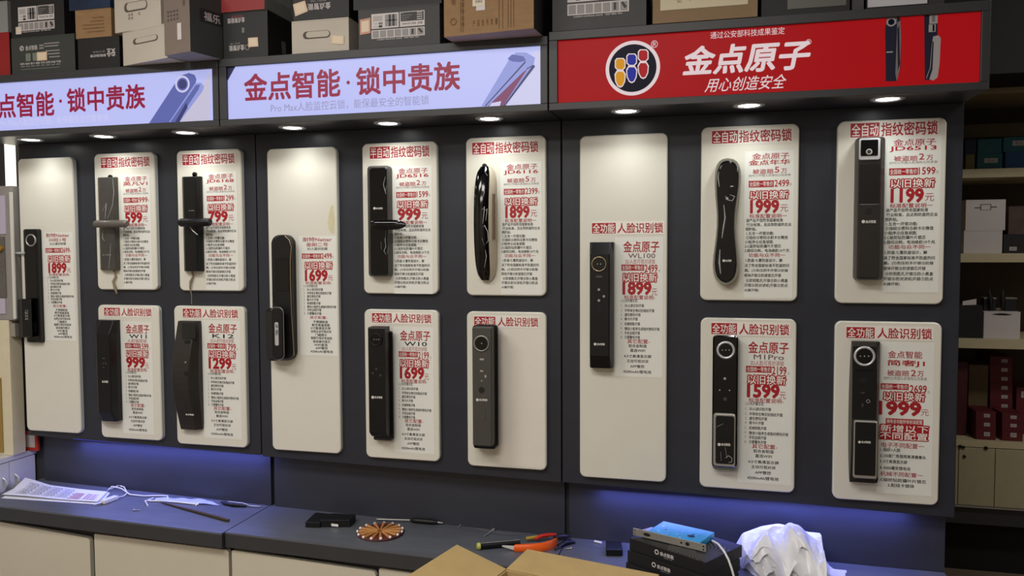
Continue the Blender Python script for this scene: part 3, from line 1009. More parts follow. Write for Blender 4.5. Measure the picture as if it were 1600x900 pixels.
# 3 black lever lock
t, h = lever_lock('plain black lever lock with key in it priced 799', (289, 276, 318, 424), (287.5, 276, 307, 423.5), .034, BLACK,
                  (280.5, 341, 329, 354, 299), BLACK, .065, (304, 272.5), False)
mb = MB()
put_px(mb, '金点智能', 294.5, 328, 303.5, 330, -.0345, ICON, 0)
build(mb, 'logo', t)
p, q = PY(297, 354.5, -.05), PY(309, 367, -.05)
o = build(MB().tube([(p[0], -.05, p[2]), ((p[0] + q[0]) / 2, -.056, (p[2] + q[2]) / 2), (q[0], -.05, q[2])], [.002, .0016, .0016], SILVER, 8), 'key', t)
o['label'] = 'silver key'
mb = MB()
pts = [(300, 423), (301, 432), (298, 440), (297, 450), (299, 462), (299.5, 475)]
mb.tube([(PY(*p, -.008)[0], -.008 + .002 * math.sin(i * 2), PY(*p, -.008)[2]) for i, p in enumerate(pts)], [.003, .003, .0045, .003, .0015, .0012], mat('bead chain', (140, 128, 104), .5, var=.1), 8)
build(mb, 'strap', t)

# 4 faceted black lock
b = (157, 499.5, 190, 655)
t = lock('faceted black lock with sloping ends beside the 999 card', b)
mb = MB()
A = rx(*b)
Fm = rx(152.5, 522, 171.5, 644, -.055)
Bx0, Bx1 = A[0], A[1]
F0, F1 = rx(152.5, 520, 171.5, 644, -.055)[0:2]
ring0 = [(Bx0, -.0002), (Bx1, -.0002), (Bx1, -.022), (F1 + .002, -.055), (F0, -.055), (Bx0 - .002, -.022)]
zt, zb2 = A[3], A[2]
def lv(z, k):
    return [(x, -.0002 + (y + .0002) * k, z) for x, y in ring0]
mb.loft([lv(zt, .55), lv(Fm[3], 1), lv(Fm[2], 1), lv(zb2 + .0, .62)][::-1], BLACK)
build(mb, 'body', t, bevel=.002)
mb = MB()
for (l, tt, r, bb) in ((160, 559, 164, 561), (160, 567, 162.5, 569), (164, 566.5, 166.5, 569), (160.5, 573, 163, 575)):
    quad_px(mb, l, tt, r, bb, -.0555, mat('dim grey icons', (62, 60, 58), .5))
build(mb, 'key_icons', t)
logo(t, 159.5, 594.5, 169, 598, -.0555, False)

# 5 curved lock
b = (285.5, 501, 317, 669)
t = lock('dark bronze lock with bowed profile beside the 1299 card', b)
mb = MB()
A = rx(*b)
rings = []
N = 18
for i in range(N + 1):
    f = i / N
    z = A[2] + (A[3] - A[2]) * f
    d = .024 + .040 * math.sin(math.pi * f) ** 1.3
    e = .5 * (1 - min(1, min(f, 1 - f) / .03)) * .004
    xs0, xs1 = A[0] + e, A[1] - e
    fx1 = A[0] + (A[1] - A[0]) * .80
    rings.append([(xs0, -.0002, z), (xs1, -.0002, z), (xs1, -d * .40, z), (fx1 + .003, -d + .004, z), (fx1 - .002, -d, z), (xs0 + .003, -d, z), (xs0, -d + .003, z)])
mb.loft(rings, BRONZE)
body5 = build(mb, 'body', t, bevel=.001)


def y5(py):
    f = (669 - py) / 168
    return -(.024 + .040 * math.sin(math.pi * min(1, max(0, f))) ** 1.3) - .0012


mb = MB()
for k in range(6):
    a0, a1 = 505 + k * 4, 509 + k * 4
    y0, y1 = y5(a0), y5(a1)
    p = [PY(284.5, a1, y1), PY(305.5, a1, y1), PY(305.5, a0, y0), PY(284.5, a0, y0)]
    mb.add([tuple(q) for q in p], [(0, 1, 2, 3)], GLOSS)
build(mb, 'screen', t)
mb = MB()
plate(mb, (288.5, 531.5, 296.5, 537), y5(534) + .0006, .001, .0008, DARKHOLE, .0003)
plate(mb, (288, 580.5, 293, 586.5), y5(584) + .0006, .001, .0008, DARKHOLE, .0003)
discpx(mb, 290, 566, y5(566) + .0006, 1.2, .001, ICON, 10)
build(mb, 'sensor_windows', t)
logo(t, 290, 646.5, 303, 649, y5(640) - .001, False)

# 6 capsule lock with handle
b = (430.5, 367, 463.5, 562)
t = lock('black capsule lock with gold edge line on the stained tall board', b)
mb = MB()
body(mb, b, (429.7, 367, 456, 561), .042, .0325, .029, SOFTBLACK, .5, .003, None)
build(mb, 'body', t)
mb = MB()
plate(mb, (431, 404, 452, 455), -.042, .0008, .003, GLOSS)
build(mb, 'screen', t)
mb = MB()
pts = [(445, 368.5), (452, 375), (455, 386), (453.5, 408), (454, 440), (455.5, 490), (458.5, 540), (459.5, 556)]
mb.tube([(PY(*p, -.0425)[0], -.0425, PY(*p, -.0425)[2]) for p in pts], .0011, GOLD, 6)
o = build(mb, 'edge_trim', t)
o['label'] = 'gold edge line'
mb = MB()
body(mb, (425.5, 480, 447, 561.5), (423, 480.5, 443, 561.5), .075, .021, .020, SOFTBLACK, .55, .004)
h = build(mb, 'handle', t)
mb = MB()
plate(mb, (429.5, 503.5, 435.5, 540), -.0752, .0015, .0055, SILVER, .0005)
put_px(mb, 'Natter', 430.5, 506, 434.5, 512, -.0768, INK, .02)
put_px(mb, '耐特', 430.5, 515, 434.5, 524, -.0768, INK, .02)
o = build(mb, 'emblem_plate', h)
o['label'] = 'silver emblem plate'
mb = MB()
discpx(mb, 432.5, 494.5, -.0752, 2.2, .0005, DARKHOLE)
build(mb, 'keyhole', h)
mb = MB()
a = rx(423, 480.5, 443, 561.5, -.072)
R = rrect(a[0] + .002, a[1] + .001, a[2] - .001, a[3] + .001, .020, 8)
i0 = [(x, -.072, z) for x, z in R if x > (a[0] + a[1]) / 2 or z > a[3] - .012]
i0.sort(key=lambda p: (-math.atan2(p[2] - (a[2] + a[3]) / 2, p[0] - a[0] - .004)))
mb.tube(i0, .001, STEEL, 6)
build(mb, 'rim', h)

# 7 gloss black lever lock
b = (579, 260, 613.5, 432)
t = lock('gloss black lever lock with film glints priced 999 in the upper row', b)
mb = MB()
body(mb, b, (577.5, 261, 606, 431.5), .038, .012, .010, GREYMETAL, .55)
build(mb, 'body', t)
mb = MB()
plate(mb, (578.5, 262.5, 605, 430), -.038, .0015, .009, GLOSS)
build(mb, 'front_glass', t)
ld = .075
A, B2 = PY(579.5, 349, -ld), PY(634, 352, -ld)
mb = MB()
zz = (A[2] + B2[2]) / 2
X = np.linspace(A[0], B2[0], 10)
rr = [.010, .0155, .0155, .0155, .016, .0165, .0165, .0155, .012, .005]
rings = []
for x, r in zip(X, rr):
    rings.append([(x, -ld + .55 * r * math.cos(a_), zz - .002 * (x - A[0]) / .1 + r * math.sin(a_)) for a_ in [2 * math.pi * j / 16 for j in range(16)]])
mb.loft(rings[::-1], GLOSS, True)
mb.disc(A[0] + .026, zz, .014, -.0385, -ld, GLOSS, 20)
build(mb, 'lever_handle', t)
crease_glints(t, [(q, .0009) for q in ([(602, 276), (599, 288), (601, 296), (603, 303)], [(604, 290), (602, 300)], [(601, 372), (603, 385), (600, 392), (603, 398)], [(603, 360), (602, 378)], [(595, 378), (596, 390)], [(607, 386), (605, 397)])], -.0405)
logo(t, 583.5, 324, 598, 327, -.0397)

# 8 cream-edged lock
b = (745.5, 261, 777, 437.5)
t = lock('slim oval lock with gloss black front and cream grip beside the 1899 card', b)
mb = MB()
A = rx(*b)
N = 22
def prof(f):
    return max(.0, 1 - abs(2 * f - 1) ** 6) ** .5
rings, fr_rings = [], []
for i in range(N + 1):
    f = min(max(i / N, .004), .996)
    z = A[2] + (A[3] - A[2]) * i / N
    p = prof(f)
    cx = (A[0] + A[1]) / 2
    hw = (A[1] - A[0]) / 2 * (.38 + .62 * p)
    d = .012 + .040 * math.sin(math.pi * f) ** .6
    rings.append([(cx - hw, -.0002, z), (cx + hw, -.0002, z), (cx + hw, -d * .5, z), (cx + hw * .62, -d, z), (cx - hw * .8, -d, z), (cx - hw, -d * .7, z)])
    fr_rings.append([(cx - hw * .98 - .001, -d * .62, z), (cx + hw * .60, -d * .9, z), (cx + hw * .52, -d - .004, z), (cx - hw * .2, -d - .007, z), (cx - hw * .85, -d - .004, z)])
mb.loft(rings, CREAM, True)
o = build(mb, 'grip_shell', t)
o['label'] = 'cream grip shell'
mb = MB()
mb.loft(fr_rings, GLOSS, True)
build(mb, 'front_glass', t)
mb = MB()
discpx(mb, 757.5, 259.5, -.002, 3.6, .006, SOFTBLACK, 14)
build(mb, 'mounting_tab', t)
a = rx(770.5, 303, 774.5, 375, -.036)
mb = MB()
plate(mb, (770.5, 303, 774, 374), -.030, .010, .002, mat('grip slot brown', (96, 76, 52), .5), .0005)
build(mb, 'grip_slot', t)
crease_glints(t, [(q, .0011) for q in ([(753, 328), (757, 323), (756, 335), (754, 350)], [(754, 355), (757, 352), (762, 362), (763, 376), (757, 384), (753, 372)], [(758, 390), (760, 400), (757, 418)], [(752, 297), (757, 299), (755, 308)], [(757, 268), (762, 275)], [(756, 330), (761, 326), (759, 345)])], -.0605)

# 9 black lock with ring camera, priced 1699
b = (586, 517, 614.5, 686)
t = lock('black lock with dim ring camera beside the 1699 card in the lower row', b)
mb = MB()
body(mb, b, (584, 518, 613, 685), .03, .006, .006, BLACK, .6)
build(mb, 'base_plate', t)
mb = MB()
a, c = rx(576, 511, 602.5, 684, -.07), rx(576, 511, 602.5, 676, -.07)
prf = [(-.030, a[3]), (-.070, a[3] - .002), (-.070, c[2]), (-.050, a[2]), (-.030, a[2])]
mb.loft([[(x, y, z) for y, z in prf] for x in (a[0], a[1])][::-1], BLACK)
build(mb, 'body', t, bevel=.003)
camera(t, 588, 530.5, -.0702, 9.5, 7.5, SOFTBLACK, 3)
mb = MB()
for q in ((588, 576.5), (582.5, 583), (594.5, 586.5)):
    discpx(mb, q[0], q[1], -.0702, 1.7, .0004, mat('dim grey icons', (62, 60, 58), .5), 10)
build(mb, 'key_icons', t)
logo(t, 580.5, 619, 597.5, 622.5, -.0705)

# 10 grey lock without card
b = (744, 507, 778.5, 697)
t = lock('gunmetal grey lock with round camera and no price card', b)
mb = MB()
body(mb, b, (743, 507.5, 777, 696.5), .05, .009, .009, BLACK, .7)
build(mb, 'base_plate', t)
mb = MB()
a = rx(738, 511.5, 768.5, 697.5, -.09)
mb.loft([rring(a, -.05, .006), rring(a, -.087, .006), rring(a, -.09, .006, ins=.003)], GREYMETAL)
build(mb, 'body', t)
camera(t, 752.5, 536.5, -.0902, 12, 10.2, STEEL, 1)
mb = MB()
for l, tt, r, bb in ((749.5, 560, 756, 563), (750, 578.5, 755, 581), (757, 586, 760, 590), (751.5, 594, 753.5, 596)):
    quad_px(mb, l, tt, r, bb, -.0903, ICON)
build(mb, 'key_icons', t)
mb = MB()
discpx(mb, 752.5, 609.5, -.0902, 4.6, .001, DARKHOLE, 20)
build(mb, 'fingerprint_button', t)
logo(t, 744, 623, 761.5, 626.5, -.0903)
mb = MB()
plate(mb, (747.5, 637, 759, 656), -.0902, .001, .004, GREYMETAL, .0005)
build(mb, 'key_cover', t)

# 11 black lock on the tall right board
b = (923, 378.5, 959.5, 572.5)
t = lock('tall black lock with gold-ringed lens on the right tall board', b)
mb = MB()
A = rx(*b)
Fm = rx(921.5, 397, 952.5, 556, -.06)
def lv11(z, k, ins=0):
    return [(A[0] + ins, -.0002, z), (A[1] - ins, -.0002, z), (A[1] - ins, -.02, z), (Fm[1], -.02 - .04 * k, z), (Fm[0], -.02 - .04 * k, z), (A[0] + ins, -.02, z)]
mb.loft([lv11(A[3], .25), lv11(Fm[3], 1), lv11(Fm[2], 1), lv11(A[2], .45)][::-1], BLACK)
build(mb, 'body', t, bevel=.003)
p = [(922.5 + 2, 381), (951, 381), (951, 396), (922.5, 396)]
mb = MB()
camera(t, 936, 412.5, -.0602, 11.7, 10.2, GOLD, 2)
mb = MB()
quad_px(mb, 931, 430.5, 941, 434, -.0605, mat('dim grey icons', (62, 60, 58), .5))
for q in ((935.7, 452.5), (943.5, 463), (935.7, 469.5)):
    discpx(mb, q[0], q[1], -.0602, 2.0, .0004, ICON, 10)
build(mb, 'key_icons', t)
mb = MB()
plate(mb, (932.5, 478, 940, 491), -.0602, .001, .003, SOFTBLACK, .0004)
build(mb, 'fingerprint_button', t)
logo(t, 928, 536, 945, 539.5, -.0605)

# 12 curvy gloss lock
b = (1114, 247, 1158, 445.5)
t = lock('curvy hourglass gloss black lock with pale rim beside the 1999 card', b)
LV = [(247, 1137.5, 2), (248.5, 1137.5, 9), (252, 1137.5, 14), (258, 1137.5, 17.8), (266, 1137.5, 20), (277, 1137.3, 20.6), (290, 1136.8, 20.2), (305, 1136, 18.6), (320, 1135.4, 16.8), (337, 1135, 15.2), (354, 1134.6, 15),
      (370, 1134.4, 16.2), (386, 1134.2, 18), (402, 1134, 20), (416, 1134, 20.6), (427, 1134, 19.4), (436, 1134, 16), (442, 1134, 10.5), (445.5, 1134, 3)]


def ring12(k, y, g=0):
    L_, R_ = [], []
    for (py, cx, hw) in LV:
        w = max(hw * k - g, .4)
        cy = 346 + (py - 346) * (1 - (1 - k) * .25)
        p, q = PY(cx - w, cy, y), PY(cx + w, cy, y)
        L_.append((p[0], y, p[2]))
        R_.append((q[0], y, q[2]))
    return L_ + R_[::-1]


RIM = mat('chrome rim', (150, 150, 140), .22, metal=.6)
mb = MB()
mb.loft([ring12(1, -.0002)[::-1], ring12(1, -.022)[::-1], ring12(.97, -.032)[::-1]], RIM, True, True, True)
mb.v = mb.v
build(mb, 'rim', t)
mb = MB()
mb.loft([ring12(.84, -.0318)[::-1], ring12(.80, -.038)[::-1], ring12(.74, -.040)[::-1]], GLOSS, True, False, True)
build(mb, 'front_glass', t)
crease_glints(t, (([(1123, 268), (1122, 278), (1124, 292)], .0015), ([(1153, 258), (1152, 268)], .0013), ([(1131, 320), (1133, 340), (1130, 358), (1128, 372)], .0022), ([(1125, 390), (1124, 410), (1126, 428)], .003), ([(1128, 258), (1125, 264)], .0014), ([(1140, 304), (1148, 307), (1144, 314), (1136, 312), (1133, 306)], .0011), ([(1141, 291.5), (1146, 291)], .004)), -.041)
mb = MB()
discpx(mb, 1136, 310, -.040, 2.2, .001, ICON, 14)
build(mb, 'keyhole', t)
logo(t, 1129, 405.5, 1143, 409, -.0405)

# 13 silver-windowed lock
b = (1334, 216, 1378.5, 437)
t = lock('dark bronze lock with silver-framed camera window beside the 1199 card', b)
mb = MB()
body(mb, b, (1340.5, 217, 1376, 436), .055, .010, .007, BRONZE, .45, .004)
build(mb, 'body', t)
mb = MB()
plate(mb, (1342, 216, 1375.5, 250), -.055, .004, .006, SILVER, .0015)
o = build(mb, 'window_frame', t)
o['label'] = 'silver window frame'
mb = MB()
plate(mb, (1345, 218.5, 1372, 243.5), -.0592, .001, .003, GLOSS, .0004)
discpx(mb, 1358, 237, -.0602, 5, .0008, ICON, 20)
discpx(mb, 1358, 237, -.0608, 3, .0008, BRONZE, 20)
build(mb, 'camera_window', t)
mb = MB()
plate(mb, (1342.5, 256, 1374, 317), -.055, .001, .002, mat('touch panel black', (30, 27, 27), .25), .0004)
build(mb, 'touch_panel', t)
mb = MB()
plate(mb, (1342, 319, 1374.5, 434), -.055, .003, .003, BRONZE, .001)
build(mb, 'slide_cover', t)
mb = MB()
discpx(mb, 1358, 329.5, -.058, 5.2, .001, DARKHOLE, 22)
build(mb, 'sensor', t)
logo(t, 1346.5, 344, 1368.5, 348.5, -.0583)

# 14 ring camera lock
b = (1113, 524, 1153, 731.5)
t = lock('black rounded lock with big silver ring and silver handle beside the 1599 card', b)
mb = MB()
body(mb, b, (1113, 524, 1152.5, 731), .040, .013, .012, GLOSS, .5, .004)
build(mb, 'body', t)
camera(t, 1134, 547, -.0402, 14.6, 10.8, SILVER, 3)
mb = MB()
discpx(mb, 1132.5, 591.5, -.0402, 2.2, .0004, ICON, 10)
for q in ((1124.5, 609.5), (1140, 610)):
    discpx(mb, q[0], q[1], -.0402, 1.2, .0004, ICON, 10)
quad_px(mb, 1130.5, 621, 1135.5, 626, -.0405, mat('dim grey icons', (62, 60, 58), .5))
build(mb, 'key_icons', t)
mb = MB()
plate(mb, (1114.5, 645.5, 1149, 728), -.0402, .012, .009, STEEL, .003)
h = build(mb, 'handle', t)
h['label'] = 'steel-edged slide handle'
mb = MB()
plate(mb, (1118, 650, 1147, 725), -.0523, .001, .007, SOFTBLACK, .0005)
build(mb, 'handle_inlay', h)
logo(t, 1121.5, 692.5, 1141, 696.5, -.0536)
crease_glints(t, [(q, .0009) for q in ([(1120, 667), (1130, 662)], [(1133, 698), (1136, 716)], [(1117, 705), (1118, 716)], [(1133, 716), (1138, 712), (1144, 716), (1143, 722), (1138, 723)], [(1126, 706), (1127, 720)])], -.0540)

# 15 lower-right lock
b = (1325.5, 532.5, 1371, 750)
t = lock('black lock with sloping sides and silver ring on the lower right board', b)
mb = MB()
A = rx(*b)
Fm = rx(1330, 545, 1370, 742, -.055)
N = 16
rings = []
for i in range(N + 1):
    f = i / N
    z = A[2] + (A[3] - A[2]) * f
    bow = min(1, math.sin(math.pi * min(max(f, .02), .98)) ** .35)
    d = .012 + .043 * bow
    xl = A[0] + (1 - bow) * .008
    rings.append([(xl, -.0002, z), (A[1], -.0002, z), (A[1], -.02, z), (Fm[1], -d, z), (Fm[0] + .002, -d, z), (xl, -.02, z)])
mb.loft(rings, BRONZE)
build(mb, 'body', t, bevel=.0015)
mb = MB()
plate(mb, (1332, 541, 1369, 578), -.055, .0015, .003, SOFTBLACK, .0004)
build(mb, 'camera_panel', t)
camera(t, 1350.7, 556.5, -.0566, 17, 13, SILVER, 3)
mb = MB()
plate(mb, (1331.5, 580, 1369, 655), -.055, .001, .002, SOFTBLACK, .0004)
build(mb, 'touch_panel', t)
mb = MB()
plate(mb, (1342.5, 591.5, 1354.5, 598), -.0562, .0006, .001, DARKHOLE, .0002)
build(mb, 'sensor', t)
mb = MB()
quad_px(mb, 1345.5, 612.5, 1351, 615, -.0565, mat('dim grey icons', (62, 60, 58), .5))
ringpx(mb, 1356.5, 627, -.056, 3, 2.3, .0006, ICON)
quad_px(mb, 1346.5, 630, 1349, 636, -.0565, mat('dim grey icons', (62, 60, 58), .5))
build(mb, 'key_icons', t)
mb = MB()
plate(mb, (1333, 656.5, 1369.5, 746), -.055, .014, .005, STEEL, .002)
h = build(mb, 'handle', t)
h['label'] = 'steel-edged slide handle'
mb = MB()
plate(mb, (1335.5, 660, 1368.5, 743), -.0691, .001, .004, SOFTBLACK, .0004)
build(mb, 'handle_inlay', h)
logo(t, 1341, 689, 1360.5, 692.5, -.0704)


# ================================================================ CARTONS ON TOP OF THE CANOPIES
def carton(name, label, cat, P0, P1, h, D, mF, mS=None, group=None, mB=None, parent=None):
    P0, P1 = Vector(P0), Vector(P1)
    w = math.hypot(P1.x - P0.x, P1.y - P0.y)
    rz = math.atan2(P1.y - P0.y, P1.x - P0.x)
    mS = mS or mF
    mb = MB()
    V = [(0, 0, 0), (w, 0, 0), (w, D, 0), (0, D, 0), (0, 0, h), (w, 0, h), (w, D, h), (0, D, h)]
    mb.add(V, [(0, 1, 5, 4)], mF)
    mb.add(V, [(0, 3, 2, 1)], mB or mS)
    mb.add(V, [(4, 5, 6, 7), (1, 2, 6, 5), (2, 3, 7, 6), (3, 0, 4, 7)], mS)
    # lid seam: a shallow flap line near the top edge
    mb.box(.002, w - .002, -.0008, 0, h - .004, h - .001, mF)
    o = build(mb, name, loc=tuple(P0), local=True, rz=rz, bevel=.0012)
    tag(o, label, cat, group)

    def fr(u, v, e):
        return (u * w, -.0009 - e, h * (1 - v))

    def fs(u, v, e):
        return (w + .0009 + e, u * D, h * (1 - v))
    return o, fr, fs, (w, h, D)


def at_y(l, r, b, y):
    return PY(l, b, y), PY(r, b, y)


def place(l, r, top, zb, y):
    """front face between two pixel columns on the plane y, standing at zb"""
    m = top + 25
    p, q = PY(l, m, y), PY(r, m, y)
    z1 = PY((l + r) / 2, top, y)[2]
    return (p[0], y, zb), (q[0], y, zb), z1 - zb


def onz(bl, br, zb, top):
    """front bottom corners seen at two pixels on the plane z = zb; top = pixel row of the left top corner"""
    p, q = PZ(*bl, zb), PZ(*br, zb)
    return p, q, PY(bl[0], top, p[1])[2] - zb


CG = 'lock cartons stacked on the canopies'
ZL, ZM, ZR = 2.1275, 2.1295, 2.1405


def bars(mb, fr, rows, m, e=.0004):
    for u0, v0, u1, v1 in rows:
        quad(mb, fr, u0, v0, u1, v1, m, e)


def spec(parent, fr, u0, v0, u1, v1):
    """printed specification panel, upside down like its carton"""
    mb = MB()

    def f(u, v, e):
        return fr(u0 + u * (u1 - u0), v0 + v * (v1 - v0), e)
    quad(mb, f, 0, 0, .52, .56, LABELW, .0002)
    quad(mb, f, .54, 0, 1, .56, LABELW, .0002)
    quad(mb, f, .555, .025, .985, .36, BOXGREY, .0004)
    bars(mb, f, [(.04 + .03 * i, .08, .055 + .03 * i, .28) for i in range(6)], LABELG)
    bars(mb, f, [(.14, .33, .21, .41), (.14, .44, .21, .52)], BOXBLACK)
    put(mb, '智能', f, .15, .34, .20, .40, LABELW, 0, .0006, True)
    bars(mb, f, [(.05, .36, .12, .38), (.04, .47, .13, .49)], LABELG)
    quad(mb, f, .26, .06, .49, .5, LABELG, .0004)
    bars(mb, f, [(.33, .06, .37, .5), (.40, .06, .44, .5), (.27, .26, .49, .29)], INK, .0006)
    bars(mb, f, [(.57, .05 + .08 * i, .57 + .2 * ((i * 7) % 4 + 1) / 4, .065 + .08 * i) for i in range(4)], LABELG, .0006)
    bars(mb, f, [(.86, .045 + .08 * i, .96, .075 + .08 * i) for i in range(4)], LABELW, .0006)
    put(mb, '智能门锁合格证', f, .58, .42, .84, .49, INK, 0, .0005, True)
    put(mb, '金点', f, .87, .41, .96, .5, INK, .01, .0005, True)
    quad(mb, f, 0, .61, 1, .93, LABELW, .0002)
    for i in range(7):
        quad(mb, f, .02 + .14 * i, .64, .14 + .14 * i, .9, LABELG, .0004)
    quad(mb, f, .755, .66, .795, .86, INK, .0006)
    mb.poly([f(.87, .68, .0006), f(.93, .84, .0006), f(.97, .80, .0006), f(.91, .65, .0006)], INK)
    put(mb, '指纹锁门锁安装说明与装箱配件', f, .1, .955, .58, 1.0, LABELW, .01, .0002, True)
    put(mb, '合格品', f, .62, .95, .9, .995, LABELW, .01, .0002, True)
    return build(mb, 'printed_panel', parent, local=True)


def sticker(parent, fr, pts, m=STICKER, e=.0008):
    mb = MB()
    mb.poly([fr(u, v, e) for u, v in pts], m)
    cu, cv = sum(p[0] for p in pts) / 4, sum(p[1] for p in pts) / 4
    mb.poly([fr(cu + (u - cu) * .72, cv + (v - cv) * .72, e + .0002) for u, v in pts], mat('sticker inner', (232, 214, 188), .5))
    return build(mb, 'price_sticker', parent, local=True)


# left unit, lower row
P = place(-40, 15, 52, ZL, -.15)
oa, fr, fs, dm = carton('carton', 'red carton at the far left end of the lower row, cropped by the photo edge', 'carton', P[0], P[1], P[2], .22, BOXRED, BOXBLACK, CG)
za = ZL + P[2]
P = place(18, 117, 56, ZL, -.155)
ob, fr, fs, dm = carton('carton', 'dark green-grey carton with white print and peach sticker, below the specification panel carton', 'carton', P[0], P[1], P[2], .24, BOXGREEN, BOXBLACK, CG)
zb_ = ZL + P[2]
mb = MB()
put(mb, '金点智能', fr, .23, .22, .42, .34, LABELW, .012, .0003)
bars(mb, fr, [(.45, .22, .52, .26), (.45, .29, .52, .33), (.53, .19, .77, .22), (.53, .26, .75, .29)], LABELG)
bars(mb, fr, [(.23, .42, .31, .62), (.34, .42, .41, .62)], mat('print grey green', (120, 128, 118), .6))
bars(mb, fr, [(.55, .38, .77, .41), (.58, .46, .77, .49), (.6, .54, .77, .57)], LABELG)
put(mb, '密码 指纹 刷卡 钥匙 手机 远程 防盗 可视', fr, .14, .655, .78, .71, LABELW, .01, .0003)
bars(mb, fr, [(.15 + .08 * i, .74, .21 + .08 * i, .76) for i in range(8)] + [(.15, .82, .76, .83)], LABELG)
build(mb, 'lettering', ob, local=True)
mb = MB()
cx, cz = dm[0] * .17, dm[1] * .72
mb.ring(cx, cz, .009, .006, -.0009, -.0014, LABELW, 20)
mb.tube([(cx - .004, -.0013, cz - .004), (cx + .004, -.0013, cz + .004)], .0015, LABELW, 6)
build(mb, 'emblem', ob, local=True)
sticker(ob, fr, [(.41, .63), (.57, .63), (.57, .41), (.41, .41)])
P = place(122, 187, 58, ZL, -.150)
oc, fr, fs, dm = carton('carton', 'small black carton with white print beside the lower white carton', 'carton', P[0], P[1], P[2], .2, BOXBLACK, BOXBLACK, CG)
zc_ = ZL + P[2]
mb = MB()
put(mb, '智能指纹锁', fr, .3, .5, .68, .58, LABELW, .012, .0003, True)
put(mb, '金点智能', fr, .36, .4, .66, .46, LABELG, 0, .0003, True)
put(mb, '安全', fr, .70, .36, .9, .6, LABELW, .02, .0003, True)
build(mb, 'lettering', oc, local=True)
# upper row
P = place(-30, 12, 3, za, -.15)
oi, fr, fs, dm = carton('carton', 'pale grey carton on the red one at the far left', 'carton', P[0], P[1], P[2], .2, mat('pale grey carton', (140, 144, 144), .5), None, CG)
P = place(17, 100, -8, zb_, -.152)
of, fr, fs, dm = carton('carton', 'black carton with white specification panel and grey sticker at upper left', 'carton', P[0], P[1], P[2], .22, BOXBLACK, BOXBLACK, CG)
spec(of, fr, .14, .26, .82, .88)
sticker(of, fr, [(.09, .91), (.20, .91), (.20, .73), (.09, .73)], LABELW, .0012)
P = place(118, 174, 14, zc_, -.148)
oh, fr, fs, dm = carton('carton', 'small brown kraft carton with printed lines below the blue carton', 'carton', P[0], P[1], P[2], .18, KRAFT, KRAFT, CG)
mb = MB()
for i, (u0, u1) in enumerate(((.48, .8), (.42, .8), (.2, .8), (.2, .8), (.3, .82))):
    put(mb, '产品合格证请勿倒置轻拿轻放', fr, u0, .28 + .12 * i, u1, .335 + .12 * i, KRAFT_PRINT, 0, .0003)
build(mb, 'lettering', oh, local=True)
zh = zc_ + P[2]
P = place(108, 172, -14, zh, -.15)
carton('carton', 'blue glossy carton on the small kraft carton', 'carton', P[0], P[1], P[2], .18, BOXBLUE, BOXBLUE, CG)


def handle_hole(o, fr, u0, u1, v0, v1, w):
    mb = MB()
    n = 10
    pts = []
    h = (v1 - v0) / 2
    vm = (v0 + v1) / 2
    ru = .06
    for i in range(n + 1):
        a = math.pi / 2 + math.pi * i / n
        pts.append((u0 + ru + ru * math.cos(a), vm - h * math.sin(a)))
    for i in range(n + 1):
        a = -math.pi / 2 + math.pi * i / n
        pts.append((u1 - ru + ru * math.cos(a), vm - h * math.sin(a)))
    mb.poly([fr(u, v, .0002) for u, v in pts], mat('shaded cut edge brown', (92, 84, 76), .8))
    cu, cv = (u0 + u1) / 2, (v0 + v1) / 2
    mb.poly([fr(cu + (u - cu) * .86 + .02, cv + (v - cv) * .8 - .01, .0006) for u, v in pts], BOXWHITE)
    return build(mb, 'handle_cutout', o, local=True)


WG = 'white cartons with handle cutouts'
p, q, h = onz((193, 103), (262, 90), ZL, 51)
ow, fr, fs, dm = carton('carton', 'lower white carton with an oval handle cutout, overhanging the left canopy', 'carton', p, q, h, .19, BOXWHITE, BOXWHITE, WG)
handle_hole(ow, fr, .24, .80, .26, .44, dm[0])
zw = ZL + h
p, q, h = onz((180, 52), (252, 40), zw, -14)
ox, fr, fs, dm = carton('carton', 'upper white carton with an oval handle cutout, stacked on the other white one', 'carton', p, q, h, .19, BOXWHITE, BOXWHITE, WG)
handle_hole(ox, fr, .22, .72, .34, .56, dm[0])
mb = MB()
for i, (u, v) in enumerate(((.30, .60), (.36, .60), (.30, .68), (.36, .68), (.52, .60))):
    put(mb, '型号颜色左'[i], fr, u, v, u + .05, v + .06, mat('stamp grey', (120, 112, 106), .6), 0, .0003)
build(mb, 'lettering', ox, local=True)
p, q, h = onz((256, 87), (296, 80), ZL, -16)
p, q = np.array(p) + np.array([.004, 0, 0]), np.array(q) + np.array([.004, 0, 0])
oe, fr, fs, dm = carton('carton', 'tall taupe carton with dark side and black name label beside the white cartons', 'carton', p, q, h, .13, BOXTAUPE, BOXGREEN, CG, mat('carton underside grey', (150, 146, 150), .6))
mb = MB()
for i in range(4):
    for j in range(3):
        quad(mb, fr, .14 + .12 * i, .34 + .06 * j, .20 + .12 * i, .37 + .06 * j, mat('taupe print', (88, 80, 78), .6), .0003)
bars(mb, fr, [(.76, .02, .82, .30)], mat('taupe print', (88, 80, 78), .6))
quad(mb, fr, .52, .55, .68, .80, LABELW, .0004)
build(mb, 'printing', oe, local=True)
mb = MB()
quad(mb, fs, .3, .30, .98, .50, INK, .0004)
put(mb, '福乐', fs, .42, .34, .92, .47, LABELW, .012, .0007)
build(mb, 'name_label', oe, local=True)

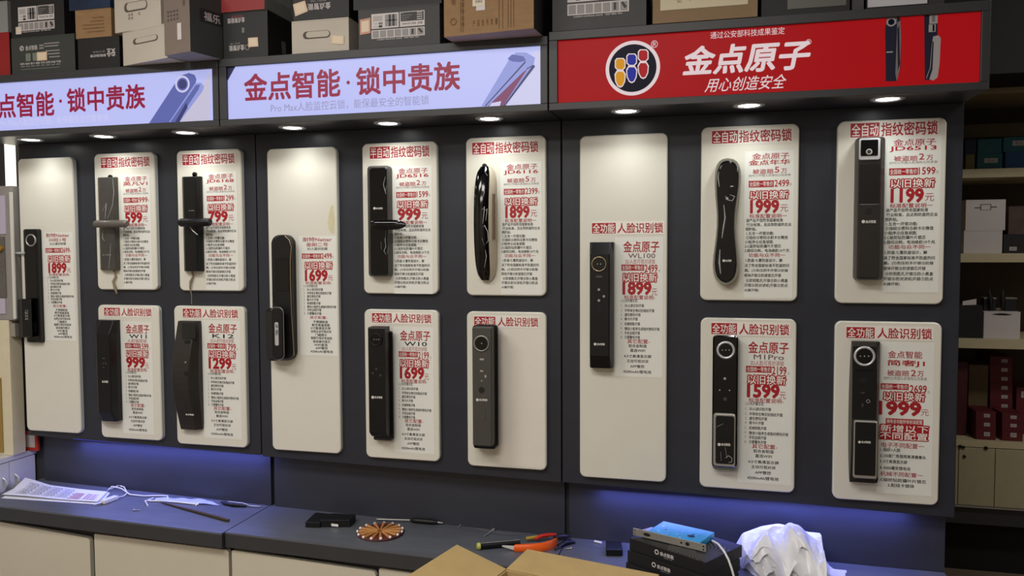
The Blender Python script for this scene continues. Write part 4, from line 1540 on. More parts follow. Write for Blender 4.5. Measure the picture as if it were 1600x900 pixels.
# middle unit
P = place(339, 418, 18, ZM, -.186)
oj, fr, fs, dm = carton('carton', 'black carton with inverted white print and peach sticker below the red carton', 'carton', P[0], P[1], P[2], .2, BOXBLACK, BOXBLACK, CG)
mb = MB()
put(mb, '金点智能锁', fr, .22, .13, .56, .24, LABELW, .015, .0003, True)
put(mb, '智能家居', fr, .30, .08, .52, .12, ROSE, 0, .0003, True)
put(mb, '金点智能', fr, .24, .72, .54, .84, LABELW, .015, .0003, True)
put(mb, '安全门锁', fr, .26, .66, .46, .70, LABELG, 0, .0003, True)
bars(mb, fr, [(.5, .35, .55, .46)], mat('print grey green', (120, 128, 118), .6))
build(mb, 'lettering', oj, local=True)
mb = MB()
mb.ring(dm[0] * .6, dm[1] * .22, .009, .0065, -.0009, -.0014, LABELG, 20)
build(mb, 'emblem', oj, local=True)
sticker(oj, fr, [(.62, .78), (.82, .78), (.81, .58), (.62, .58)])
mb = MB()
put(mb, '智能锁', fs, .42, .52, .55, .8, LABELG, .01, .0003)
build(mb, 'side_lettering', oj, local=True)
zj = ZM + P[2]
P = place(342, 413, -22, zj, -.192)
carton('carton', 'red carton with grey end stacked on the black carton above the middle sign', 'carton', P[0], P[1], P[2], .17, BOXRED, mat('grey carton end', (134, 138, 134), .55), CG)
P = place(456, 545, 30, ZM, -.18)
om, fr, fs, dm = carton('carton', 'white carton with long handle cutout and peach sticker above the middle sign', 'carton', P[0], P[1], P[2], .17, BOXWHITE, BOXWHITE, CG)
handle_hole(om, fr, .2, .68, .34, .56, dm[0])
sticker(om, fr, [(.70, .76), (.92, .80), (.92, .55), (.70, .50)], mat('cream sticker', (222, 204, 172), .5), .001)
zm_ = ZM + P[2] + .001
P = place(458, 545, -25, zm_, -.182)
ol, fr, fs, dm = carton('carton', 'black carton with inverted white print and tilted sticker on the white carton', 'carton', P[0], P[1], P[2], .19, BOXBLACK, BOXBLACK, CG)
put_mb = MB()
put(put_mb, '金点智能', fr, .27, .55, .68, .74, LABELW, .015, .0003, True)
put(put_mb, '智能门锁', fr, .32, .44, .60, .51, LABELG, 0, .0003, True)
build(put_mb, 'lettering', ol, local=True)
sticker(ol, fr, [(.04, .88), (.27, .76), (.22, .44), (.0, .52)])
P = place(560, 687, 10, ZM, -.178)
on, fr, fs, dm = carton('carton', 'dark grey carton with specification panel and framed peach sticker above the middle sign', 'carton', P[0], P[1], P[2], .2, BOXGREY, BOXGREY, CG)
spec(on, fr, .165, .14, .82, .79)
sticker(on, fr, [(.02, .63), (.155, .60), (.155, .22), (.02, .25)], mat('sticker rim', (204, 150, 128), .5))
zn = ZM + P[2]
P = place(552, 690, -28, zn, -.176)
carton('carton', 'plain black carton lying on the dark grey carton with framed sticker', 'carton', P[0], P[1], P[2], .2, BOXBLACK, BOXBLACK, CG)
p, q, h = onz((694, 58), (834, 44), ZM, -60)
oo, fr, fs, dm = carton('carton', 'large worn brown corrugated carton standing on end, overhanging the middle canopy', 'carton', p, q, h, .26, KRAFT, BOXBLACK, CG, mat('carton underside pale', (160, 140, 132), .7))  # underside paler and pinker than the kraft front
mb = MB()
for u in (.19, .215, .62, .66, .72, .75, .78):
    quad(mb, fr, u, .02, u + .006, .96, KRAFT_PRINT, .0003)
put(mb, '金点智能', lambda a, b, e: fr(.085 + .05 * b, 1 - .52 * a - .4, e), .0, .0, 1, 1, KRAFT_PRINT, 0, .0003)
for i in range(6):
    put(mb, '产品型号数量'[i], fr, .33 + .05 * i, .82, .355 + .05 * i, .90, KRAFT_PRINT, 0, .0003)
    put(mb, '颜色规格合格'[i], fr, .20, .40 + .085 * i, .235, .46 + .085 * i, KRAFT_PRINT, 0, .0003)
build(mb, 'printing', oo, local=True)
mb = MB()
mb.ring(dm[0] * .11, dm[1] * .19, .010, .008, -.0009, -.0013, KRAFT_PRINT, 20)
build(mb, 'emblem', oo, local=True)
mb = MB()
quad(mb, fr, .37, .38, .47, .70, LABELW, .0006)
quad(mb, fr, .33, .52, .47, .64, mat('label cream', (224, 212, 190), .5), .0010)
put(mb, '合格证', fr, .36, .56, .44, .60, INK, 0, .0014)
build(mb, 'paper_label', oo, local=True)

# right unit
P = place(863, 1010, -52, ZR, -.192)
op, fr, fs, dm = carton('carton', 'dark grey carton with specification panel above the left part of the red sign', 'carton', P[0], P[1], P[2], .2, BOXGREY, BOXGREY, CG)
spec(op, fr, .165, .22, .82, .80)
P = place(1020, 1184, -45, ZR, -.196)
oq, fr, fs, dm = carton('carton', 'brown carton with a large cream label above the red sign', 'carton', P[0], P[1], P[2], .2, mat('smooth brown carton', (138, 112, 80), .6, var=.05), BOXBLACK, CG)
mb = MB()
quad(mb, fr, .075, .05, .91, .74, mat('cream carton label', (212, 202, 172), .5), .0003)
put(mb, '型', fr, .235, .52, .285, .60, mat('print brown', (120, 104, 88), .6), 0, .0006)
put(mb, '号', fr, .33, .50, .38, .58, mat('print brown', (120, 104, 88), .6), 0, .0006)
build(mb, 'paper_label', oq, local=True)
P = place(1190, 1328, -40, ZR, -.18)
orr, fr, fs, dm = carton('carton', 'black carton with a grey printed window above the red sign', 'carton', P[0], P[1], P[2], .2, BOXBLACK, BOXBLACK, CG)
mb = MB()
quad(mb, fr, .3, .1, .96, .84, mat('grey printed window', (96, 100, 94), .4), .0003)
build(mb, 'printing', orr, local=True)
P = place(1332, 1350, -40, ZR, -.18)
carton('carton', 'narrow dark grey carton standing between the black and the white cartons', 'carton', P[0], P[1], P[2], .2, BOXGREY, BOXGREY, CG)
P = place(1354, 1452, -40, ZR, -.17)
os_, fr, fs, dm = carton('carton', 'black carton with a large white front panel at the right end above the red sign', 'carton', P[0], P[1], P[2], .2, BOXBLACK, BOXBLACK, CG)
mb = MB()
quad(mb, fr, .02, .05, .97, .90, mat('white carton panel', (206, 206, 214), .5), .0003)
build(mb, 'printing', os_, local=True)

# ================================================================ ON THE COUNTER
def tc(px, py, up=0.0):
    p = PC(px, py)
    return Vector((p[0], p[1], zc(p[0]) + up))


# paper sheets
def sheet(name, label, pxs_, lift, m, rows=10, cols=16, curl=None):
    c = [tc(*p) for p in pxs_]       # TL, TR, BR, BL
    mb = MB()
    vs, fs = [], []
    for j in range(rows + 1):
        for i in range(cols + 1):
            u, v = i / cols, j / rows
            p = c[0] * (1 - u) * (1 - v) + c[1] * u * (1 - v) + c[2] * u * v + c[3] * (1 - u) * v
            z = zc(p.x) + lift + (curl(u, v) if curl else 0)
            vs.append((p.x, p.y, z))
    top = len(vs)
    vs += [(a, b, z - .0006) for a, b, z in vs]
    for j in range(rows):
        for i in range(cols):
            a = j * (cols + 1) + i
            fs.append((a, a + cols + 1, a + cols + 2, a + 1))
            fs.append((top + a, top + a + 1, top + a + cols + 2, top + a + cols + 1))
    mb.add(vs, fs, m, True)

    def fr(u, v, e):
        p = c[0] * (1 - u) * (1 - v) + c[1] * u * (1 - v) + c[2] * u * v + c[3] * (1 - u) * v
        return (p.x, p.y, zc(p.x) + lift + (curl(u, v) if curl else 0) + e)
    o = build(mb, name, loc=tuple(sum(c, Vector()) / 4))
    return o, fr


SHEETW = mat('white office paper', (226, 226, 232), .6)
cl = lambda u, v: .020 * max(0, .30 - u) / .30 * max(0, .5 - v) * 2 + .003 * math.sin(3 * u + 1) ** 2
o, fr = sheet('paper_sheet', 'white printed sheet with red stamps lying on the left countertop', [(40, 757), (168, 771), (153, 787), (3, 776)], .006, SHEETW, curl=cl)
tag(o, o.get('label') or 'white printed sheet with red print lying on the left countertop', 'paper', 'loose sheets on the left countertop')
mb = MB()
for r in range(9):
    for cidx in range(6):
        if cidx < 4:
            u0 = .10 + .14 * cidx + .01 * (r % 2)
            put(mb, '产品价格', fr, u0, .15 + .08 * r, u0 + .12, .20 + .08 * r, INK, .012, .0006)
    if r > 2:
        put(mb, '以旧换新', fr, .66 + .02 * (r % 2), .11 + .09 * r, .79, .17 + .09 * r, RED, .03, .0006)
        put(mb, '特价', fr, .82, .10 + .09 * r, .95, .16 + .09 * r, RED if r % 2 else ROSE, .02, .0006)
build(mb, 'lettering', o)
o, fr = sheet('paper_sheet', 'x', [(38, 755), (172, 770.5), (156, 789), (2, 779)], .0015, SHEETW, curl=lambda u, v: .012 * max(0, .30 - u) / .30 * max(0, .5 - v) * 2)
tag(o, 'plain white sheet lying underneath the printed sheet', 'paper', 'loose sheets on the left countertop')

# white charger and its cable
a, b = tc(160, 788, .007), tc(182, 780, .007)
d = (b - a).normalized()
n = Vector((-d.y, d.x, 0))
t = thing('usb_charger', 'small white charger plug with a coiled white cable beside the printed sheet', 'charger', tuple(a))
mb = MB()
w = .011
mb.hexa([tuple(a - n * w - Vector((0, 0, .006))), tuple(b - n * w - Vector((0, 0, .006))), tuple(b + n * w - Vector((0, 0, .006))), tuple(a + n * w - Vector((0, 0, .006)))],
        [tuple(a - n * w + Vector((0, 0, .008))), tuple(b - n * w + Vector((0, 0, .008))), tuple(b + n * w + Vector((0, 0, .008))), tuple(a + n * w + Vector((0, 0, .008)))], WIREW)
build(mb, 'plug_body', t, bevel=.002)
c0 = tc(147, 791, .005)
mb = MB().tube([tuple(c0), tuple(a - d * .002)], .003, SILVER, 8)
o = build(mb, 'plug_pin', t)
o['label'] = 'silver metal pin'
mb = MB()
pts = [tc(182, 780, .006), tc(193, 777, .004), tc(199, 772, .004), tc(194, 765, .010), tc(186, 763, .012), tc(176, 766, .008), tc(168, 770, .010), tc(175, 765.5, .014), tc(190, 768, .012), tc(203, 775, .006), tc(225, 776.5, .004), tc(245, 776, .004), tc(258, 777, .006), tc(262, 779, .010), tc(263, 782, .004)]
mb.tube([tuple(p) for p in pts], .0024, WIREW, 8)
build(mb, 'cable', t)

# white plastic strips and clear bag
mb = MB()
ptsA = [tc(232, 784, .004), tc(260, 784.5, .004), tc(290, 787.5, .004), tc(310, 790, .004)]
mb.tube([tuple(p) for p in ptsA], .003, WIREW, 8)
mb.tube([tuple(tc(226, 785, .004)), tuple(tc(240, 780.5, .006))], .0025, WIREW, 8)
mb.tube([tuple(tc(227, 784, .004)), tuple(tc(231, 792, .003))], .0025, WIREW, 8)
mb.tube([tuple(tc(306, 791.5, .004)), tuple(tc(311, 788, .006))], .003, WIREW, 8)
tag(build(mb, 'cable_tie', loc=tuple(tc(268, 787))), 'thin white plastic strip with hooked ends behind the brown rod', 'cable tie')
BAGM = mat('pale translucent plastic', (206, 212, 236), .3, alpha=.7)
o, fr = sheet('plastic_bag', 'x', [(246, 779), (320, 782), (344, 791), (240, 784)], .003, BAGM, curl=lambda u, v: .004 * math.sin(9 * u + 4 * v) ** 2)
tag(o, 'flat pale plastic bag against the backboard behind the brown rod', 'bag')
# brown rod
a, b = tc(251, 786, .004), tc(358, 815.5, .006)
mb = MB().tube([tuple(a), tuple(a.lerp(b, .08)), tuple(a.lerp(b, .3)), tuple(a.lerp(b, .32)), tuple(a.lerp(b, .98)), tuple(b)], [.0022, .0035, .0048, .0058, .0062, .004], mat('dark brown rod', (66, 54, 46), .45, var=.12, scale=40), 12)
tag(build(mb, 'rod', loc=tuple(a.lerp(b, .5))), 'dark brown tapered rod pointing to the seam of the countertops', 'rod')
# pliers at the seam
t = thing('pliers', 'black pliers with grey tips lying against the backboard near the counter seam', 'pliers', tuple(tc(372, 790)))
mb = MB()
mb.tube([tuple(tc(349, 789, .006)), tuple(tc(365, 792, .007)), tuple(tc(385, 793, .006))], [.004, .007, .004], SOFTBLACK, 10)
mb.tube([tuple(tc(345, 787, .006)), tuple(tc(352, 788.5, .008)), tuple(tc(362, 792, .006))], [.003, .005, .004], SOFTBLACK, 10)
build(mb, 'handle', t)
mb = MB().tube([tuple(tc(356, 788, .011)), tuple(tc(380, 790, .009)), tuple(tc(391, 793, .006)), tuple(tc(407, 793.5, .005))], [.002, .003, .0025, .0015], STEEL, 8)
build(mb, 'jaw', t)


def screw(px, py, px2, py2, lab, r=.0022):
    a, b = tc(px, py, .003), tc(px2, py2, .003)
    mb = MB().tube([tuple(a), tuple(a.lerp(b, .2)), tuple(a.lerp(b, .22)), tuple(b)], [r * 2, r * 2, r, r * .7], STEEL, 10)
    tag(build(mb, 'screw', loc=tuple(a)), lab, 'screw', 'loose screws on the countertops')


screw(208, 798.5, 219, 798, 'small steel screw in front of the white plastic strip')
screw(721, 820.5, 716, 825, 'short steel screw right of the black screwdriver')
screw(772, 828.5, 757, 839, 'steel screw lying on the thin wire', .0026)
screw(893, 858, 884, 859, 'tiny bright screw beside the dark tool at the cutter')

# black adapter
t = thing('power_adapter', 'black stepped adapter block with a white label on the middle countertop', 'adapter', tuple(tc(515, 815)))
def slabc(mb, q, h, m):
    c = [tc(*p) for p in q]
    mb.hexa([(p.x, p.y, p.z + .0005) for p in c], [(p.x, p.y, p.z + h) for p in c], m)
mb = MB()
slabc(mb, [(477, 824.5), (500, 825), (530, 812.5), (493, 809)], .020, SOFTBLACK)
slabc(mb, [(500.2, 824), (547, 824), (556, 815), (519, 813)], .026, SOFTBLACK)
build(mb, 'housing', t, bevel=.0015)
a, b = tc(518, 824, 0), tc(530, 824.3, 0)
mb = MB()
yy = min(a.y, b.y) - .0012
mb.add([(a.x, yy, a.z + .005), (b.x, yy, b.z + .005), (b.x, yy, b.z + .014), (a.x, yy, a.z + .014)], [(0, 1, 2, 3)], PRINTW)
o = build(mb, 'paper_label', t)
o['label'] = 'white label'

# round coaster with tan spokes
c0 = tc(594, 833)
Rr = (tc(631, 833) - tc(557, 833)).length / 2
Ry = (tc(594, 819.5).y - tc(594, 847.5).y) / 2
t = thing('coaster', 'round dark red coaster with tan spokes and white beads around its rim', 'coaster', tuple(c0))
CO = mat('dark red woven coaster', (84, 26, 20), .6, var=.3, scale=60)
TAN = mat('tan wooden spoke', (184, 126, 66), .5, var=.1, scale=60)
Rr = min(Rr, .098)
NB = 56
def co(r, z):
    return [(c0.x + r * (1 + .02 * (j % 4 == 0)) * math.cos(2 * math.pi * j / NB), c0.y + r * (1 + .02 * (j % 4 == 0)) * math.sin(2 * math.pi * j / NB), c0.z + z) for j in range(NB)]
mb = MB().loft([co(Rr * .97, .0005), co(Rr, .003), co(Rr * .95, .006), co(Rr * .3, .006)], CO, True)
build(mb, 'mat_base', t)
for k in range(15):
    a = 2 * math.pi * (k + .3) / 15
    u = Vector((math.cos(a), math.sin(a), 0))
    mb = MB().tube([tuple(c0 + u * Rr * .12 + Vector((0, 0, .008))), tuple(c0 + u * Rr * .5 + Vector((0, 0, .0085))), tuple(c0 + u * Rr * .88 + Vector((0, 0, .007)))], [.0025, .004, .0066], TAN, 8)
    build(mb, 'spoke', t)
    for da in (.0,):
        v = Vector((math.cos(a + da), math.sin(a + da), 0))
        q = c0 + v * Rr * .95 + Vector((0, 0, .0085))
        mb = MB().tube([tuple(q - v * .004), tuple(q - v * .002), tuple(q + v * .002), tuple(q + v * .004)], [.001, .005, .005, .001], PRINTW, 8)
        build(mb, 'bead', t)

# screwdriver
t = thing('screwdriver', 'black-handled screwdriver lying against the backboard behind the coaster', 'screwdriver', tuple(tc(640, 816)))
a, b, c, d = tc(588, 815.5, .010), tc(642, 817, .010), tc(684, 820.5, .010), tc(692, 821.5, .010)
build(MB().tube([tuple(a), tuple(a.lerp(b, .1)), tuple(b)], [.0015, .0026, .0026], STEEL, 10), 'shaft', t)
mb = MB().tube([tuple(b.lerp(c, -.02)), tuple(b.lerp(c, .06)), tuple(b.lerp(c, .25)), tuple(b.lerp(c, .8)), tuple(c)], [.004, .008, .0095, .0095, .005], SOFTBLACK, 12)
build(mb, 'handle', t)
build(MB().tube([tuple(c), tuple(d)], [.003, .002], STEEL, 8), 'end_cap', t)

# thin wire
mb = MB().tube([tuple(tc(*p, .002)) for p in ((746, 827), (758, 829.5), (770, 832), (785, 834.5), (800, 835.5), (815, 835), (827, 833.5))], .0011, mat('dull grey wire', (110, 108, 100), .5), 6)
tag(build(mb, 'wire', loc=tuple(tc(790, 834))), 'thin grey wire curving along the middle countertop', 'wire')

# black flashlight with lime end, orange cutter, red handled tool, dark tool
t = thing('flashlight', 'black stick with lime green end beside the orange cutter', 'flashlight', tuple(tc(775, 856)))
a, b = tc(745, 859, .011), tc(812, 853, .011)
build(MB().tube([tuple(a.lerp(b, .06)), tuple(b)], .0105, SOFTBLACK, 14), 'barrel', t)
o = build(MB().tube([tuple(a), tuple(a.lerp(b, .02)), tuple(a.lerp(b, .075))], [.008, .0115, .0115], mat('lime plastic', (176, 180, 84), .4), 14), 'end_cap', t)
o['label'] = 'lime green end cap'
build(MB().tube([tuple(a.lerp(b, .1) + Vector((0, -.004, .0105))), tuple(b + Vector((0, -.004, .0105)))], .0016, STEEL, 6), 'clip', t)
t = thing('utility_knife', 'orange utility knife with a short white blade on the middle countertop', 'knife', tuple(tc(838, 856)))
ORANGE = mat('orange plastic', (238, 96, 22), .38)
A = [tc(803, 862, 0), tc(840, 863, 0), tc(857, 861, 0), tc(869, 854, 0)]
mb = MB()
prof_ = [(803, 862.5, .020), (825, 863, .023), (845, 863, .026), (860, 860, .029), (868, 855, .026), (870, 851, .018)]
rings = []
for px, py, h in prof_:
    p = tc(px, py)
    rings.append([(p.x, p.y + .018, p.z + .001), (p.x, p.y - .0, p.z + .001), (p.x, p.y - .002, p.z + h * .5), (p.x, p.y + .003, p.z + h), (p.x, p.y + .015, p.z + h)])
mb.loft(rings, ORANGE, True)
build(mb, 'grip', t, bevel=.001)
p, q = tc(784, 860.5), tc(805, 862.5)
mb = MB()
mb.hexa([(p.x, p.y + .004, p.z + .012), (q.x, q.y + .004, q.z + .003), (q.x, q.y + .006, q.z + .003), (p.x + .004, p.y + .006, p.z + .012)],
        [(p.x, p.y + .004, p.z + .016), (q.x, q.y + .004, q.z + .018), (q.x, q.y + .006, q.z + .018), (p.x + .004, p.y + .006, p.z + .016)], mat('pale blade', (226, 224, 218), .35, metal=.2))
o = build(mb, 'blade', t)
o['label'] = 'pale metal blade'
t = thing('cutting_pliers', 'pliers with red and yellow grips and dark jaws behind the orange knife', 'pliers', tuple(tc(850, 850)))
for q, m in (([(836, 848, .012), (846, 846.5, .020), (858, 845.5, .022), (869, 845, .020)], mat('red grip', (196, 42, 28), .4)), ([(822, 847, .012), (840, 846.5, .016), (856, 844, .014)], mat('olive yellow grip', (170, 140, 42), .4))):
    build(MB().tube([tuple(tc(a_, b_, c_)) for a_, b_, c_ in q], .006, m, 10), 'grip', t)
mb = MB()
mb.tube([tuple(tc(866, 847, .016)), tuple(tc(880, 845, .016)), tuple(tc(889, 843, .012))], [.007, .010, .005], BRONZE, 10)
mb.tube([tuple(tc(872, 856, .008)), tuple(tc(885, 852, .010)), tuple(tc(898, 850, .006))], [.005, .009, .004], SOFTBLACK, 10)
mb.tube([tuple(tc(867, 861, .005)), tuple(tc(880, 856, .012)), tuple(tc(891, 848, .012))], [.0035, .0035, .0035], BRONZE, 8)
build(mb, 'jaw', t)
# pale tag and small black box at the right counter
mb = MB().tube([tuple(tc(929, 847.5, .004)), tuple(tc(940, 850, .004))], [.004, .004], WIREW, 8)
tag(build(mb, 'plug_tip', loc=tuple(tc(934, 849))), 'tiny white plug tip left of the small black box', 'plug')
mb = MB()
slabc(mb, [(947, 869), (973, 869.5), (971, 856), (946.5, 855)], .022, SOFTBLACK)
tag(build(mb, 'small_box', loc=tuple(tc(960, 862)), bevel=.002), 'small plain black box on the right countertop', 'box')

# stack of black boxes with mortise lock
def fbox(name, label, fl, fr_, D, zb, h, m, group):
    p, q = PZ(*fl, zb), PZ(*fr_, zb)
    return carton(name, label, 'box', p, q, h, D, m, m, group)
SG = 'flat black boxes stacked on the right countertop'
z0 = zc(-.24) + .001
hb = .036
dirs = []
FLb = PZ(980, 893, z0)
# common orientation taken from the upper box: near-left, near-right corners of its lid
zt_ = z0 + hb * 3
C1, C2 = PZ(984, 840, zt_), PZ(1103, 879, zt_)
wv = C2 - C1
for k, (dx, dy, rot, lab) in enumerate(((-.010, -.010, -.05, 'lowest flat black box of the stack, mostly hidden by the carton flap'), (-.006, -.004, -.03, 'middle flat black box of the stack with a white logo'),
                                        (0, 0, 0, 'top flat black box of the stack with white logo and spiral lid'))):
    ca, sa = math.cos(rot), math.sin(rot)
    p = np.array([C1[0] + dx, C1[1] + dy, z0 + hb * k])
    wv2 = np.array([wv[0] * ca - wv[1] * sa, wv[0] * sa + wv[1] * ca, 0])
    q = p + wv2
    ob, fr, fs, dm = carton('flat_box', lab, 'box', p, q, hb - .0012, .19, BOXBLACK, BOXBLACK, SG)
    if k:
        mb = MB()
        put(mb, '金点智能', fr, .42, .28, .60, .60, LABELW, .02, .0003)
        put(mb, '智能门锁', fr, .47, .66, .58, .76, LABELG, 0, .0003)
        build(mb, 'lettering', ob, local=True)
        mb = MB()
        mb.ring(dm[0] * .375, dm[1] * .56, .0075, .0045, -.0009, -.0013, LABELW, 18)
        build(mb, 'emblem', ob, local=True)
    if k == 2:
        mb = MB()
        cx, cy = dm[0] * .80, dm[2] * .30
        for r in range(4, 22):
            rad = .0045 * r
            for j in range(60):
                a0 = 2 * math.pi * j / 60 + r * .26
                x, y_ = cx + rad * math.cos(a0), cy + rad * .9 * math.sin(a0)
                if .004 < x < dm[0] - .004 and .004 < y_ < dm[2] - .004 and j % 2 == 0:
                    tx, ty = -math.sin(a0), math.cos(a0)
                    L_ = rad * .035
                    zq = dm[1] + .0003
                    mb.add([(x - tx * L_ - ty * .0007, y_ - ty * L_ + tx * .0007, zq), (x - tx * L_ + ty * .0007, y_ - ty * L_ - tx * .0007, zq), (x + tx * L_ + ty * .0007, y_ + ty * L_ - tx * .0007, zq), (x + tx * L_ - ty * .0007, y_ + ty * L_ + tx * .0007, zq)], [(0, 1, 2, 3)], LABELG)
        build(mb, 'spiral_print', ob, local=True)
        TOPBOX = ob
zl = z0 + hb * 3
# mortise lock body lying on the top box
t = thing('mortise_lock', 'mortise lock case with blue film and steel faceplate lying on the black boxes', 'lock', tuple(PZ(1050, 840, zl)))
FA, FB = PZ(989, 836, zl + .001), PZ(1103, 863, zl + .001)
ax = Vector(FB - FA)
Lf = ax.length
ax.normalize()
nn = Vector((-ax.y, ax.x, 0))
base_ = Vector((FA[0], FA[1], zl + .001))
def fl(u, w, z):
    p = base_ + ax * u + nn * w
    return (p.x, p.y, base_.z + z)
hF = .022
mb = MB()
mb.hexa([fl(0, 0, 0), fl(Lf, 0, 0), fl(Lf, .003, 0), fl(0, .003, 0)], [fl(0, 0, hF), fl(Lf, 0, hF), fl(Lf, .003, hF), fl(0, .003, hF)], STEEL)
o = build(mb, 'faceplate', t, bevel=.0008)
o['label'] = 'steel faceplate'
for u0, u1, z0_, z1_ in ((.15, .25, .006, .016), (.02, .035, .004, .008), (.02, .035, .014, .018), (.66, .69, .008, .014), (.73, .785, .006, .017), (.955, .98, .004, .009), (.955, .98, .013, .018)):
    mb = MB()
    n_ = 14
    uc, zc2 = (u0 + u1) / 2 * Lf, (z0_ + z1_) / 2
    ru, rz_ = (u1 - u0) / 2 * Lf, (z1_ - z0_) / 2
    pts = [fl(uc + ru * math.cos(2 * math.pi * j / n_), -.0004, zc2 + rz_ * math.sin(2 * math.pi * j / n_)) for j in range(n_)]
    mb.poly(pts, DARKHOLE)
    build(mb, 'bolt_hole', t)
CY = mat('cyan protective film', (28, 150, 190), .3, var=.12, scale=60)
mb = MB()
W0, W1, D0, D1 = .19 * Lf, .90 * Lf, .006, .118
mb.hexa([fl(W0, D0, .001), fl(W1, D0, .001), fl(W1, D1, .001), fl(W0, D1, .001)], [fl(W0, D0, .019), fl(W1, D0, .019), fl(W1, D1, .019), fl(W0, D1, .019)], CY)
o = build(mb, 'case', t, bevel=.001)
o['label'] = 'lock case under blue protective film'
mb = MB()
mb.hexa([fl(.09 * Lf, .003, .001), fl(W0, .003, .001), fl(W0, .05, .001), fl(.16 * Lf, .05, .001)], [fl(.09 * Lf, .003, .018), fl(W0, .003, .018), fl(W0, .05, .018), fl(.16 * Lf, .05, .018)], STEEL)
build(mb, 'latch_arm', t)
for (u, w, ru, rw, m) in ((.72, .045, .07, .009, DARKHOLE), (.72, .060, .02, .005, DARKHOLE), (.36, .052, .014, .004, DARKHOLE), (.80, .062, .012, .004, DARKHOLE), (.44, .018, .02, .006, STEEL), (.30, .03, .02, .003, PRINTW), (.55, .035, .015, .003, PRINTW), (.62, .018, .02, .002, PRINTW), (.28, .075, .02, .003, PRINTW)):
    mb = MB()
    n_ = 14
    mb.poly([fl(u * Lf + ru * Lf * math.cos(2 * math.pi * j / n_) * .7, w + rw * math.sin(2 * math.pi * j / n_), .0196) for j in range(n_)], m)
    build(mb, 'case_hole' if m is DARKHOLE else 'film_glint', t)
mb = MB()
mb.hexa([fl(.42 * Lf, .124, .0002), fl(.8 * Lf, .124, .0002), fl(.8 * Lf, .142, .0002), fl(.42 * Lf, .142, .0002)], [fl(.42 * Lf, .124, .0012), fl(.8 * Lf, .124, .0012), fl(.8 * Lf, .142, .0012), fl(.42 * Lf, .142, .0012)], PRINTW)
tag(build(mb, 'instruction_leaflet', loc=fl(.6 * Lf, .13, 0)), 'small white leaflet behind the blue lock case', 'leaflet')
# white cable over the box edge
mb = MB()
pz = [PZ(1113, 845, zl + .004), PZ(1122, 850, zl + .006), PZ(1131, 861, zl + .004)]
pts = [tuple(p) for p in pz]
y_e = pz[-1][1]
for px, py, yy in ((1138, 874, y_e - .012), (1143, 888, y_e - .020), (1147, 902, y_e - .026), (1150, 925, y_e - .03)):
    pts.append(tuple(PY(px, py, yy)))
mb.tube(pts, .0032, WIREW, 10)
tag(build(mb, 'white_cable', loc=pts[0]), 'white cable hanging over the edge of the black boxes', 'cable')

# crumpled white plastic bag
PB = mat('crumpled white plastic', (222, 222, 228), .32, var=.03, scale=14, bump=.05)
mb = MB()
NU, NV = 72, 40
OUT = [(1142, 905), (1146, 878), (1150, 850), (1160, 833), (1190, 822), (1216, 818), (1240, 823), (1262, 831), (1282, 833), (1281, 852), (1287, 872), (1296, 884), (1312, 896), (1322, 905)]
ysil = .02
sil = [PY(a, b, ysil) for a, b in OUT]
sx = np.array([p[0] for p in sil])
sz_ = np.array([p[2] for p in sil])
tt = np.linspace(0, 1, len(OUT))
vs = []
for j in range(NV + 1):
    v = j / NV
    for i in range(NU + 1):
        u = i / NU
        x, zt2 = np.interp(u, tt, sx), np.interp(u, tt, sz_)
        xm = .30
        a = v * math.pi / 2
        k = math.cos(a)
        xx = xm + (x - xm) * (.35 + .65 * k ** .6)
        base = zc(xx) + .004
        yy = ysil - .19 * math.sin(a) * (.6 + .4 * math.sin(math.pi * u))
        zz = base + max(zt2 - base, -.02) * (k ** .75)
        q = Vector((xx * 9, yy * 9, zz * 9))
        r1 = abs(noise.noise(q * 1.1 + Vector((3, 1, 5)))) - .22
        r2 = abs(noise.noise(q * 2.6 + Vector((8, 3, 1)))) - .2
        amp = .07 * min(1, v * 5) * (1 - .6 * (v > .97))
        zz += (r1 * .9 + r2 * .6) * amp
        yy += (noise.noise(q * 1.6 + Vector((1, 9, 4))) * .9 + r2 * .5) * amp
        vs.append((xx, max(yy, -.185), max(zz, zc(xx) + .0015)))
fs = []
for j in range(NV):
    for i in range(NU):
        a = j * (NU + 1) + i
        fs.append((a, a + NU + 1, a + NU + 2, a + 1))
mb.add(vs, fs, PB, False)
o = build(mb, 'plastic_bag', loc=(.3, -.05, zc(.3)))
tag(o, 'crumpled white plastic bag on the right countertop beside the black boxes', 'bag')
sd = o.modifiers.new('thickness', 'SOLIDIFY')
sd.thickness = .0008

# open carton standing on the floor in front
t = thing('open_carton', 'open brown corrugated carton with raised flaps in front of the countertops', 'carton', (-.45, -.7, 0))
C0 = Vector(PZ(791, 891, .6))
Bd, Ad = Vector((.972, -.235, 0)), Vector((-.235, -.972, 0))
LB, LA, TH = .40, .34, .004
def wall4(p, d, L_, inn):
    mb = MB()
    a, b = p, p + d * L_
    mb.hexa([(a.x, a.y, .003), (b.x, b.y, .003), (b.x + inn.x * TH, b.y + inn.y * TH, .003), (a.x + inn.x * TH, a.y + inn.y * TH, .003)],
            [(a.x, a.y, .6), (b.x, b.y, .6), (b.x + inn.x * TH, b.y + inn.y * TH, .6), (a.x + inn.x * TH, a.y + inn.y * TH, .6)], KRAFT2)
    return build(mb, 'side_panel', t)
wall4(C0, Bd, LB, Ad)
wall4(C0 + Ad * TH, Ad, LA, Bd)
wall4(C0 + Ad * LA, Bd, LB, -Ad)
wall4(C0 + Bd * (LB - TH) + Ad * TH, Ad, LA - TH * 2, Bd)
mb = MB()
pb = [C0 + Ad * TH + Bd * TH, C0 + Bd * (LB - TH) + Ad * TH, C0 + Bd * (LB - TH) + Ad * (LA - TH), C0 + Ad * (LA - TH) + Bd * TH]
